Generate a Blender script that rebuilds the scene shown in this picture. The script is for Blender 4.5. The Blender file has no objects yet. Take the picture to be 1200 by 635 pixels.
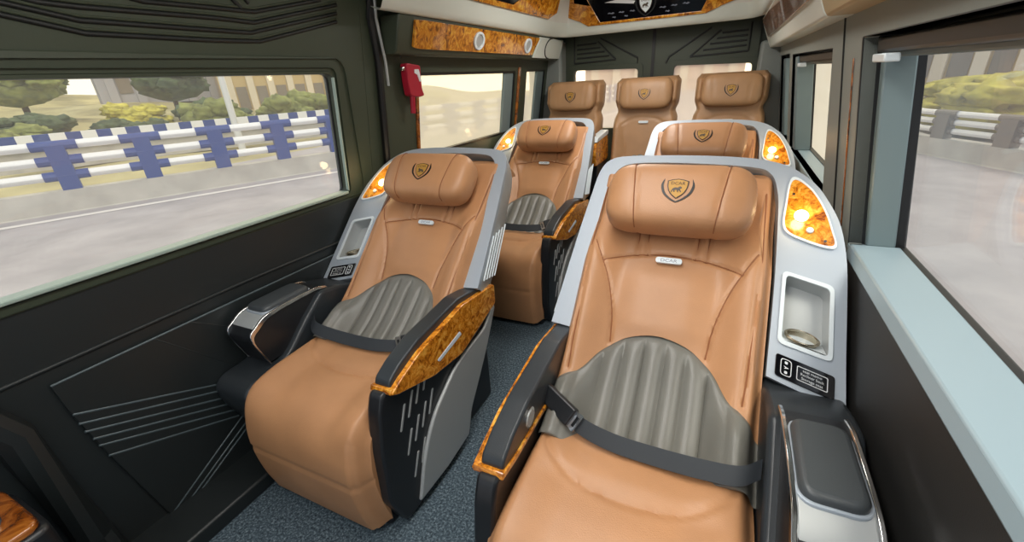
import bpy, bmesh, math, random
import numpy as np
from mathutils import Vector, Matrix
from mathutils.geometry import tessellate_polygon

random.seed(7)
rng = np.random.default_rng(7)
SC = bpy.context.scene
COL = SC.collection
PI = math.pi
R2 = math.sqrt(0.5)

# ------------------------------------------------------------------ materials
def lin(c):
    return tuple(((v / 12.92) if v <= 0.04045 else ((v + 0.055) / 1.055) ** 2.4) for v in c)

def rgb(r, g, b):
    return (*lin((r / 255, g / 255, b / 255)), 1.0)

class NT:
    def __init__(self, name):
        self.m = bpy.data.materials.new(name)
        self.m.use_nodes = True
        self.t = self.m.node_tree
        self.b = self.t.nodes['Principled BSDF']
        self.out = self.t.nodes['Material Output']
    def n(self, kind, **kw):
        nd = self.t.nodes.new(kind)
        for k, v in kw.items():
            if k in nd.inputs.keys():
                nd.inputs[k].default_value = v
            else:
                setattr(nd, k, v)
        return nd
    def l(self, a, ao, b, bi):
        self.t.links.new(a.outputs[ao], b.inputs[bi])
    def coords(self, scale=(1, 1, 1)):
        tc = self.n('ShaderNodeTexCoord')
        mp = self.n('ShaderNodeMapping')
        mp.inputs['Scale'].default_value = scale
        self.l(tc, 'Object', mp, 'Vector')
        return mp
    def set(self, **kw):
        for k, v in kw.items():
            self.b.inputs[k.replace('_', ' ')].default_value = v
        return self

def bump(N, src, sock, strength, dist):
    bp = N.n('ShaderNodeBump')
    bp.inputs['Strength'].default_value = strength
    bp.inputs['Distance'].default_value = dist
    N.l(src, sock, bp, 'Height')
    N.l(bp, 'Normal', N.b, 'Normal')

def ramp(N, stops):
    r = N.n('ShaderNodeValToRGB')
    e = r.color_ramp.elements
    while len(e) < len(stops):
        e.new(0.5)
    for i, (p, c) in enumerate(stops):
        e[i].position = p
        e[i].color = c
    return r

def plain(name, col, rough=0.5, metal=0.0, coat=0.0, spec=0.5, grain=0.0, gscale=400, vary=0.0, vscale=6):
    N = NT(name)
    N.set(Base_Color=col, Roughness=rough, Metallic=metal)
    N.b.inputs['Coat Weight'].default_value = coat
    N.b.inputs['Coat Roughness'].default_value = 0.08
    N.b.inputs['Specular IOR Level'].default_value = spec
    if grain or vary:
        mp = N.coords()
    if grain:
        v = N.n('ShaderNodeTexVoronoi', Scale=gscale)
        N.l(mp, 'Vector', v, 'Vector')
        bump(N, v, 'Distance', grain, 0.002)
    if vary:
        no = N.n('ShaderNodeTexNoise', Scale=vscale, Detail=4.0)
        N.l(mp, 'Vector', no, 'Vector')
        d = tuple(max(0, c * (1 - vary)) for c in col[:3]) + (1,)
        e = tuple(min(1, c * (1 + vary)) for c in col[:3]) + (1,)
        r = ramp(N, [(0.3, d), (0.7, e)])
        N.l(no, 'Fac', r, 'Fac')
        N.l(r, 'Color', N.b, 'Base Color')
    return N.m

M = {}
M['tan'] = plain('tan_leather', rgb(186, 136, 95), 0.42, grain=0.12, gscale=420, vary=0.07, vscale=9)
M['tan_rear'] = plain('tan_leather_bench', rgb(174, 134, 96), 0.45, grain=0.12, gscale=420, vary=0.07, vscale=9)
M['seam'] = plain('tan_stitching', rgb(150, 96, 60), 0.6)
M['gray'] = plain('grey_leather', rgb(116, 115, 108), 0.38, grain=0.12, gscale=420, vary=0.06, vscale=9)
M['silver'] = plain('silver_plastic', rgb(174, 184, 194), 0.45, metal=0.2, spec=0.4)
M['silver_wing'] = plain('satin_silver', rgb(182, 186, 186), 0.4, metal=0.3)
M['white'] = plain('pale_frame', rgb(222, 232, 236), 0.3)
M['chrome'] = plain('chrome', rgb(225, 225, 225), 0.12, metal=1.0)
M['steel'] = plain('brushed_steel', rgb(190, 180, 160), 0.25, metal=1.0)
M['black'] = plain('black_plastic', rgb(30, 32, 35), 0.35)
M['gloss'] = plain('gloss_black', rgb(12, 12, 16), 0.08, coat=0.5)
M['dash'] = plain('dark_console_leather', rgb(46, 51, 55), 0.32, grain=0.08, gscale=500)
M['padleather'] = plain('charcoal_pad_leather', rgb(66, 71, 74), 0.38, grain=0.1, gscale=500)
M['belt'] = plain('belt_webbing', rgb(48, 53, 58), 0.6)
M['door'] = plain('dark_green_panel', rgb(58, 66, 52), 0.5, grain=0.06, gscale=600)
M['door_low'] = plain('dark_slate_panel', rgb(32, 37, 38), 0.42, grain=0.06, gscale=600)
M['rib'] = plain('panel_rib', rgb(80, 92, 96), 0.3)
M['ribdark'] = plain('panel_groove', rgb(24, 28, 28), 0.5)
M['rubber'] = plain('black_rubber', rgb(16, 17, 18), 0.45)
M['frame'] = plain('window_ledge', rgb(158, 176, 166), 0.4)
M['teal'] = plain('grey_teal_trim', rgb(112, 128, 130), 0.45)
M['sill'] = plain('pale_sill', rgb(150, 170, 178), 0.4)
M['wallr'] = plain('grey_wall_panel', rgb(128, 134, 128), 0.5)
M['wallrl'] = plain('charcoal_wall_panel', rgb(34, 34, 33), 0.55, grain=0.06, gscale=600)
M['ceil'] = plain('silver_headliner', rgb(216, 222, 214), 0.35, metal=0.1)
M['ceilin'] = plain('pale_headliner', rgb(215, 215, 208), 0.6)
M['tanduct'] = plain('beige_duct', rgb(170, 150, 112), 0.45)
M['pillar'] = plain('grey_pillar', rgb(128, 134, 130), 0.5)
M['red'] = plain('red_plastic', rgb(170, 28, 52), 0.35)
M['gold'] = plain('gold_thread', rgb(186, 140, 62), 0.5, metal=0.1)
M['brown'] = plain('dark_brown_thread', rgb(52, 36, 28), 0.5)
M['lion'] = plain('grey_brown_thread', rgb(78, 68, 58), 0.5)
M['text'] = plain('white_print', rgb(225, 228, 230), 0.5)
M['greytext'] = plain('grey_print', rgb(120, 126, 140), 0.5)
M['greenitem'] = plain('green_plastic', rgb(60, 110, 95), 0.35)

def burl(name, c0, c1, c2, sc=30):
    N = NT(name)
    N.set(Roughness=0.22)
    N.b.inputs['Coat Weight'].default_value = 0.8
    N.b.inputs['Coat Roughness'].default_value = 0.05
    mp = N.coords()
    n1 = N.n('ShaderNodeTexNoise', Scale=sc, Detail=8.0, Roughness=0.7, Distortion=1.2)
    n2 = N.n('ShaderNodeTexVoronoi', Scale=sc * 3.2)
    N.l(mp, 'Vector', n1, 'Vector'); N.l(mp, 'Vector', n2, 'Vector')
    r = ramp(N, [(0.36, c0), (0.5, c1), (0.66, c2)])
    N.l(n1, 'Fac', r, 'Fac')
    r2 = ramp(N, [(0.08, (0.25, 0.2, 0.15, 1)), (0.35, (1, 1, 1, 1))])
    N.l(n2, 'Distance', r2, 'Fac')
    mx = N.n('ShaderNodeMix', data_type='RGBA', blend_type='MULTIPLY')
    mx.inputs[0].default_value = 0.42
    N.l(r, 'Color', mx, 6); N.l(r2, 'Color', mx, 7)
    N.l(mx, 2, N.b, 'Base Color')
    return N.m
M['burl'] = burl('burl_veneer', rgb(120, 58, 12), rgb(222, 138, 34), rgb(246, 190, 84), 34)
M['burl_dark'] = burl('burl_veneer_console', rgb(60, 26, 8), rgb(140, 74, 20), rgb(180, 110, 40), 16)
M['burl_top'] = burl('burl_veneer_ceiling', rgb(96, 50, 8), rgb(196, 120, 24), rgb(232, 182, 70), 22)
M['marble'] = burl('marbled_panel', rgb(110, 64, 40), rgb(160, 120, 96), rgb(235, 235, 235), 4)

def carpet():
    N = NT('carpet_pile')
    N.set(Roughness=0.95)
    N.b.inputs['Specular IOR Level'].default_value = 0.1
    mp = N.coords()
    a = N.n('ShaderNodeTexNoise', Scale=140.0, Detail=5.0, Roughness=0.7)
    N.l(mp, 'Vector', a, 'Vector')
    r = ramp(N, [(0.33, rgb(34, 42, 50)), (0.52, rgb(82, 97, 107)), (0.72, rgb(150, 166, 174))])
    N.l(a, 'Fac', r, 'Fac'); N.l(r, 'Color', N.b, 'Base Color')
    bump(N, a, 'Fac', 0.6, 0.006)
    return N.m
M['carpet'] = carpet()

def road_mat():
    N = NT('asphalt'); N.set(Roughness=0.75)
    mp = N.coords()
    a = N.n('ShaderNodeTexNoise', Scale=1.1, Detail=6.0, Roughness=0.6)
    N.l(mp, 'Vector', a, 'Vector')
    r = ramp(N, [(0.3, rgb(150, 144, 146)), (0.7, rgb(178, 171, 172))])
    N.l(a, 'Fac', r, 'Fac'); N.l(r, 'Color', N.b, 'Base Color')
    return N.m
M['road'] = road_mat()
M['concrete'] = plain('barrier_concrete', rgb(186, 180, 170), 0.8, vary=0.16, vscale=1.6)
M['railwhite'] = plain('rail_white', rgb(238, 236, 232), 0.5)
M['railblue'] = plain('rail_blue', rgb(44, 68, 136), 0.5)
M['postgrey'] = plain('post_grey', rgb(120, 112, 104), 0.6)
M['line'] = plain('road_paint', rgb(225, 218, 212), 0.7)
M['hill'] = plain('dry_grass_ground', rgb(176, 164, 118), 0.9, vary=0.35, vscale=0.35)
M['leafa'] = plain('leaf_green', rgb(128, 132, 66), 0.8, vary=0.5, vscale=1.8)
M['leafb'] = plain('leaf_dark', rgb(78, 90, 56), 0.8, vary=0.5, vscale=1.8)
M['leafc'] = plain('leaf_yellow', rgb(184, 172, 70), 0.8, vary=0.45, vscale=1.8)
M['trunk'] = plain('bark', rgb(96, 80, 62), 0.9)
M['pole'] = plain('pole_paint', rgb(220, 220, 216), 0.5)
M['build'] = plain('beige_facade', rgb(204, 178, 124), 0.8)
M['buildcol'] = plain('pale_pilaster', rgb(226, 210, 180), 0.7)
M['buildwin'] = plain('dusky_glazing', rgb(140, 128, 110), 0.3)
M['buildpink'] = plain('pinkish_facade', rgb(206, 170, 148), 0.8)
M['buildgrey'] = plain('grey_facade', rgb(176, 172, 172), 0.8)

def emis(name, col, st):
    N = NT(name)
    N.set(Base_Color=col)
    N.b.inputs['Emission Color'].default_value = col
    N.b.inputs['Emission Strength'].default_value = st
    return N.m
M['lens'] = emis('warm_lamp_lens', (1.0, 0.74, 0.36, 1), 9.0)
M['fill'] = emis('added_fill_glow', (1.0, 0.97, 0.92, 1), 4.0)  # glow of the unseen ceiling lamps added as fill

def glass(name, haze, tint, hazecol):
    N = NT(name)
    t = N.t
    t.nodes.remove(N.b)
    tr = N.n('ShaderNodeBsdfTransparent'); tr.inputs['Color'].default_value = tint
    gl = N.n('ShaderNodeBsdfGlossy'); gl.inputs['Roughness'].default_value = 0.02
    lw = N.n('ShaderNodeLayerWeight', Blend=0.5)
    pw = N.n('ShaderNodeMath', operation='POWER'); pw.inputs[1].default_value = 4.0
    N.l(lw, 'Facing', pw, 0)
    fr = N.n('ShaderNodeMath', operation='MULTIPLY_ADD'); fr.inputs[1].default_value = 0.35; fr.inputs[2].default_value = 0.02
    N.l(pw, 'Value', fr, 0)
    mx = N.n('ShaderNodeMixShader')
    N.l(fr, 'Value', mx, 0); N.l(tr, 'BSDF', mx, 1); N.l(gl, 'BSDF', mx, 2)
    if haze > 0:  # translucent share puts the haze outdoors into the pane
        tl = N.n('ShaderNodeBsdfTranslucent'); tl.inputs['Color'].default_value = hazecol
        m2 = N.n('ShaderNodeMixShader'); m2.inputs[0].default_value = haze
        N.l(mx, 'Shader', m2, 1); N.l(tl, 'BSDF', m2, 2); mx = m2
    N.l(mx, 'Shader', N.out, 'Surface')
    return N.m
M['glass'] = glass('clear_glass', 0.06, (0.97, 0.98, 0.97, 1), (1, 1, 1, 1))
M['glasshaze'] = glass('veiled_glass', 0.55, (0.98, 0.97, 0.94, 1), (1.0, 0.94, 0.78, 1))  # warm veil painted into the glass for the sun glare outside
M['glassrear'] = glass('lightly_veiled_glass', 0.3, (0.98, 0.97, 0.96, 1), (1.0, 0.92, 0.85, 1))  # weaker painted haze veil for the back door windows

# ------------------------------------------------------------------ mesh builder
def rpoly(pts, rad=0.01, seg=4):
    """rounded closed polygon"""
    n = len(pts); out = []
    for i in range(n):
        r = rad[i] if isinstance(rad, (list, tuple)) else rad
        p = Vector(pts[i]); a = Vector(pts[i - 1]); b = Vector(pts[(i + 1) % n])
        da = (a - p); db = (b - p)
        la, lb = da.length, db.length
        if r <= 0 or la < 1e-6 or lb < 1e-6:
            out.append(tuple(p)); continue
        k = min(r, la * 0.48, lb * 0.48)
        p0 = p + da / la * k; p1 = p + db / lb * k
        for j in range(seg + 1):
            t = j / seg
            q = p0 * (1 - t) ** 2 + p * 2 * t * (1 - t) + p1 * t * t
            out.append(tuple(q))
    return out

def area2(l):
    return sum(l[i][0] * l[(i + 1) % len(l)][1] - l[(i + 1) % len(l)][0] * l[i][1] for i in range(len(l)))

def spline(pts, n=40, closed=False):
    P = [np.array(p, float) for p in pts]
    if closed:
        P = [P[-1]] + P + [P[0], P[1]]
    else:
        P = [2 * P[0] - P[1]] + P + [2 * P[-1] - P[-2]]
    segs = len(P) - 3; out = []
    per = max(1, n // segs)
    for i in range(segs):
        p0, p1, p2, p3 = P[i:i + 4]
        for j in range(per):
            t = j / per
            out.append(0.5 * (2 * p1 + (p2 - p0) * t + (2 * p0 - 5 * p1 + 4 * p2 - p3) * t * t + (3 * p1 - p0 - 3 * p2 + p3) * t ** 3))
    if not closed:
        out.append(P[-2])
    return [tuple(q) for q in out]

SIGN = 1.0     # +1: right-hand seat, -1: mirrored (left-hand) seat

class G:
    def __init__(self):
        self.v = []; self.f = []; self.mi = []
    def add(self, vs, fs, mi=0):
        o = len(self.v)
        self.v += [tuple(float(c) for c in p) for p in vs]
        self.f += [tuple(i + o for i in f) for f in fs]
        self.mi += [mi] * len(fs)
        return self
    def grid(self, P, mi=0, flip=False, wrap=False):
        n, m = P.shape[:2]; fs = []
        for i in range(n - 1):
            for j in range(m if wrap else m - 1):
                a = i * m + j; b = i * m + (j + 1) % m
                q = (a, b, b + m, a + m)
                fs.append(q[::-1] if flip else q)
        return self.add(P.reshape(-1, 3), fs, mi)
    def tube(self, path, r, seg=8, closed=False, mi=0, sy=1.0):
        P = [Vector(p) for p in path]; n = len(P); vs = []
        up = Vector((0, 0, 1)); 
        for i in range(n):
            a = P[(i - 1) % n] if (closed or i > 0) else P[i]
            b = P[(i + 1) % n] if (closed or i < n - 1) else P[i]
            d = (b - a).normalized()
            u = up - d * up.dot(d)
            if u.length < 1e-3:
                u = Vector((0, 1, 0)) - d * d.y
            u.normalize(); w = d.cross(u)
            rr = r[i] if isinstance(r, (list, tuple)) else r
            for k in range(seg):
                an = 2 * PI * k / seg
                vs.append(P[i] + u * math.cos(an) * rr * sy + w * math.sin(an) * rr)
        fs = []
        for i in range(n if closed else n - 1):
            for k in range(seg):
                a = i * seg + k; b = i * seg + (k + 1) % seg
                c = ((i + 1) % n) * seg
                fs.append((a, b, c + (k + 1) % seg, c + k))
        if not closed:
            fs.append(tuple(range(seg))[::-1]); fs.append(tuple((n - 1) * seg + k for k in range(seg)))
        return self.add(vs, fs, mi)
    def plate(self, loops, w0, w1, fmap, mi=0, caps=(True, True)):
        """solid between w0 and w1 from 2D loops (first outer, then holes); fmap(u,v,w)->xyz"""
        L = []
        for i, l in enumerate(loops):
            l = list(l); ccw = area2(l) > 0
            if ccw != (i == 0): l = l[::-1]
            L.append(l)
        flat = [p for l in L for p in l]; N = len(flat)
        vs = [fmap(p[0], p[1], w0) for p in flat] + [fmap(p[0], p[1], w1) for p in flat]
        fs = []
        if len(L) == 1:
            caps_f = [tuple(range(N))]
        else:
            caps_f = []
            for t in tessellate_polygon([[Vector((p[0], p[1], 0)) for p in l] for l in L]):
                a, b, c = t
                ar = (flat[b][0] - flat[a][0]) * (flat[c][1] - flat[a][1]) - (flat[c][0] - flat[a][0]) * (flat[b][1] - flat[a][1])
                if abs(ar) < 1e-12: continue
                caps_f.append((a, b, c) if ar > 0 else (a, c, b))
        for f in caps_f:
            if caps[0]: fs.append(tuple(f)[::-1])
            if caps[1]: fs.append(tuple(i + N for i in f))
        o = 0
        for l in L:
            k = len(l)
            for i in range(k):
                a = o + i; b = o + (i + 1) % k
                fs.append((a, b, b + N, a + N))
            o += k
        return self.add(vs, fs, mi)
    def box(self, x0, x1, y0, y1, z0, z1, mi=0):
        return self.plate([[(x0, y0), (x1, y0), (x1, y1), (x0, y1)]], z0, z1, lambda u, v, w: (u, v, w), mi)
    def cyl(self, c, axis, r, h, seg=24, mi=0, r2=None):
        a = Vector(axis).normalized(); c = Vector(c)
        u = a.orthogonal().normalized(); w = a.cross(u); r2 = r if r2 is None else r2
        vs = []
        for k in range(seg):
            an = 2 * PI * k / seg
            vs.append(c + (u * math.cos(an) + w * math.sin(an)) * r)
        for k in range(seg):
            an = 2 * PI * k / seg
            vs.append(c + a * h + (u * math.cos(an) + w * math.sin(an)) * r2)
        fs = [(k, (k + 1) % seg, (k + 1) % seg + seg, k + seg) for k in range(seg)]
        fs += [tuple(range(seg))[::-1], tuple(range(seg, 2 * seg))]
        return self.add(vs, fs, mi)
    def build(self, name, mats, parent=None, bevel=0.0, bseg=2, ang=35, mirror=False, fix=True):
        me = bpy.data.meshes.new(name)
        V = self.v; F = self.f
        if mirror and SIGN < 0:
            V = [(-p[0], p[1], p[2]) for p in V]; F = [f[::-1] for f in F]
        me.from_pydata(V, [], F)
        mats = mats if isinstance(mats, (list, tuple)) else [mats]
        for m in mats: me.materials.append(M[m] if isinstance(m, str) else m)
        me.polygons.foreach_set('material_index', self.mi)
        if fix:
            bm = bmesh.new(); bm.from_mesh(me)
            bmesh.ops.recalc_face_normals(bm, faces=bm.faces)
            bm.to_mesh(me); bm.free()
        me.polygons.foreach_set('use_smooth', [True] * len(me.polygons))
        me.set_sharp_from_angle(angle=math.radians(ang))
        me.update()
        o = bpy.data.objects.new(name, me); COL.objects.link(o)
        if parent is not None: o.parent = parent
        if bevel > 0:
            b = o.modifiers.new('edge', 'BEVEL'); b.width = bevel; b.segments = bseg
            b.limit_method = 'ANGLE'; b.angle_limit = math.radians(40); b.harden_normals = False
        return o

def tag(o, label=None, cat=None, group=None, kind=None):
    if label: o['label'] = label
    if cat: o['category'] = cat
    if group: o['group'] = group
    if kind: o['kind'] = kind
    return o

def empty(name, loc=(0, 0, 0), label=None, cat=None, group=None):
    o = bpy.data.objects.new(name, None); COL.objects.link(o); o.location = loc
    o.empty_display_size = 0.1
    return tag(o, label, cat, group)

def copy_tree(o, parent=None):
    c = o.copy(); COL.objects.link(c)
    if parent is not None: c.parent = parent
    for ch in list(o.children): copy_tree(ch, c)
    return c

_txt = {}
def text2d(s, size):
    """flat lettering as (verts2d, faces), centred"""
    k = (s, size)
    if k not in _txt:
        cu = bpy.data.curves.new('lettering', 'FONT'); cu.body = s; cu.size = size
        cu.align_x = 'CENTER'; cu.align_y = 'CENTER'; cu.resolution_u = 3
        ob = bpy.data.objects.new('lettering', cu); COL.objects.link(ob)
        bpy.context.view_layer.update()
        me = ob.evaluated_get(bpy.context.evaluated_depsgraph_get()).to_mesh()
        r = ([(v.co.x, v.co.y) for v in me.vertices], [tuple(p.vertices) for p in me.polygons])
        bpy.data.objects.remove(ob); bpy.data.curves.remove(cu)
        _txt[k] = r
    return _txt[k]

def sm(a, b, x):
    t = np.clip((x - a) / (b - a), 0, 1); return t * t * (3 - 2 * t)

def dist_poly(S, T, pts):
    """distance of grid points to an open polyline in (s,t)"""
    D = np.full(S.shape, 1e9)
    for (a, b) in zip(pts[:-1], pts[1:]):
        ax, ay = a; dx, dy = b[0] - ax, b[1] - ay; L = dx * dx + dy * dy + 1e-12
        k = np.clip(((S - ax) * dx + (T - ay) * dy) / L, 0, 1)
        D = np.minimum(D, np.hypot(S - ax - k * dx, T - ay - k * dy))
    return D

# ------------------------------------------------------------------ seat
_prof = [(-0.42, 0.385), (-0.375, 0.398), (-0.33, 0.418), (-0.27, 0.455), (-0.21, 0.503), (-0.145, 0.565), (-0.08, 0.63), (0.0, 0.71), (0.1, 0.81), (0.2, 0.91), (0.26, 0.97)]
_ps = np.array(spline(_prof, 400))
_len = np.concatenate([[0], np.cumsum(np.hypot(*np.diff(_ps, axis=0).T))])
_k0 = np.argmin(np.abs(_ps[:, 0] + _ps[:, 1] - 0.33))     # t = 0 where the plane passes (-.19,.52)
_len = _len - _len[_k0]
_dy = np.gradient(_ps[:, 0], _len); _dz = np.gradient(_ps[:, 1], _len)

def back_pt(S, T, Nn):
    y = np.interp(T, _len, _ps[:, 0]); z = np.interp(T, _len, _ps[:, 1])
    dy = np.interp(T, _len, _dy); dz = np.interp(T, _len, _dz)
    h = np.hypot(dy, dz)
    return np.stack([S, y - dz / h * Nn, z + dy / h * Nn], -1)

def bf(s, t, n):
    return (s, -0.19 + (t - n) * R2, 0.52 + (t + n) * R2)

LUMT = spline([(-0.25, -0.125), (-0.215, -0.098), (-0.172, -0.06), (-0.14, -0.005), (-0.114, 0.024), (-0.07, 0.055), (0, 0.070), (0.07, 0.055), (0.114, 0.024), (0.14, -0.005), (0.172, -0.06), (0.215, -0.105), (0.25, -0.14)], 96)
_lx = np.array([p[0] for p in LUMT]); _ly = np.array([p[1] for p in LUMT])
SEAMS = [spline([(-0.205, 0.31), (-0.18, 0.262), (-0.155, 0.21), (-0.135, 0.15), (-0.122, 0.09), (-0.116, 0.03)], 30),
         spline([(0.205, 0.31), (0.18, 0.262), (0.155, 0.21), (0.135, 0.15), (0.122, 0.09), (0.116, 0.03)], 30),
         spline([(-0.175, 0.25), (-0.12, 0.278), (-0.06, 0.29), (0, 0.294), (0.06, 0.29), (0.12, 0.278), (0.175, 0.25)], 30),
         [(-0.092, 0.36), (-0.088, 0.285)], [(-0.066, 0.36), (-0.062, 0.288)],
         [(0.066, 0.36), (0.062, 0.288)], [(0.092, 0.36), (0.088, 0.285)],
         [(-0.212, 0.5), (-0.214, 0.3), (-0.205, 0.0), (-0.2, -0.07)], [(0.212, 0.5), (0.214, 0.3), (0.205, 0.0), (0.2, -0.07)]]

def back_n(S, T):
    a = np.abs(S)
    n = 0.004 + 0.036 * sm(0.11, 0.2, a) * sm(0.42, 0.25, T)
    n = n - 0.045 * sm(0.208, 0.236, a) ** 2
    n = n + 0.012 * sm(0.28, 0.2, T) * sm(0.03, 0.1, T) * sm(0.16, 0.05, a)
    for l in SEAMS:
        d = dist_poly(S, T, l); n = n - 0.006 * np.exp(-(d / 0.0045) ** 2)
    return n

def hr_surface(S, A, hw=0.184, ht=0.094, hn=0.060, tc=0.420, nc=0.078):
    """headrest pillow; A angle round the roll"""
    x = np.clip(np.abs(S / hw), 0, 1)
    k = (1 - x ** 7) ** 0.36
    ca, sa = np.cos(A), np.sin(A)
    e = 0.62
    T = tc + ht * k * np.sign(sa) * np.abs(sa) ** e
    Nn = nc + hn * k * np.sign(ca) * np.abs(ca) ** e
    return T, Nn

def shield(w, h, n=8):
    pts = [(-w, h * 0.78), (-w * 0.5, h * 0.93), (0, h), (w * 0.5, h * 0.93), (w, h * 0.78)]
    r = spline([(w, h * 0.78), (w * 0.93, h * 0.1), (w * 0.62, -h * 0.5), (0, -h)], 12)
    l = [(-x, y) for x, y in r[::-1]]
    return pts[:-1] + r + l[1:-1]

LION = [(-0.95, 0.05), (-0.8, 0.3), (-0.55, 0.5), (-0.3, 0.62), (0.0, 0.55), (0.25, 0.6), (0.4, 0.85), (0.65, 1.0), (0.9, 0.8), (1.0, 0.5), (0.85, 0.35), (0.7, 0.2), (0.65, -0.05),
        (0.85, -0.4), (0.95, -0.8), (0.75, -0.85), (0.6, -0.5), (0.4, -0.25), (0.3, -0.6), (0.35, -0.9), (0.12, -0.9), (0.1, -0.5), (0.0, -0.2), (-0.3, -0.18), (-0.45, -0.45), (-0.35, -0.88), (-0.58, -0.9), (-0.68, -0.5),
        (-0.75, -0.3), (-0.95, -0.55), (-0.92, -0.9), (-1.12, -0.9), (-1.15, -0.5), (-0.98, -0.2)]

def crest(parent, name, fm, k=1.0, pale=None):
    """fm(u,v,h)->xyz maps metres on the carrier; a shield with walking lion, lettering and two dark laurel strokes"""
    g = G()
    def plate(poly, h0, h1, mi):
        g.plate([[(x * k, y * k) for x, y in poly]], h0, h1, fm, mi)
    plate([(x, y + 0.002) for x, y in shield(0.0275, 0.031)], 0.0, 0.0012, 1)
    plate([(x, y + 0.002) for x, y in shield(0.0245, 0.028)], 0.0005, 0.0020, 0)
    plate([(x * 0.0125 - 0.001, y * 0.0095 - 0.001) for x, y in LION], 0.0015, 0.0028, 2)
    for q in (-1, 1):
        outer = spline([(0.036, 0.032), (0.0425, 0.012), (0.036, -0.012), (0.018, -0.030), (0.0, -0.040)], 16)
        inner = spline([(0.0, -0.036), (0.016, -0.026), (0.030, -0.010), (0.0365, 0.012), (0.035, 0.032)], 16)
        plate([(q * x, y) for x, y in outer + inner], 0.0, 0.0015, 3)
    vs, fs = text2d('DCAR', 0.0135)
    m = SIGN if pale is None else 1
    g.add([fm(x * k * m, (y + 0.0175) * k, 0.0026) for x, y in vs], fs, 1)
    return g.build(name, ['gold' if pale is None else 'white', 'brown', 'lion', 'rubber'], parent, mirror=pale is None, fix=True)

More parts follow.
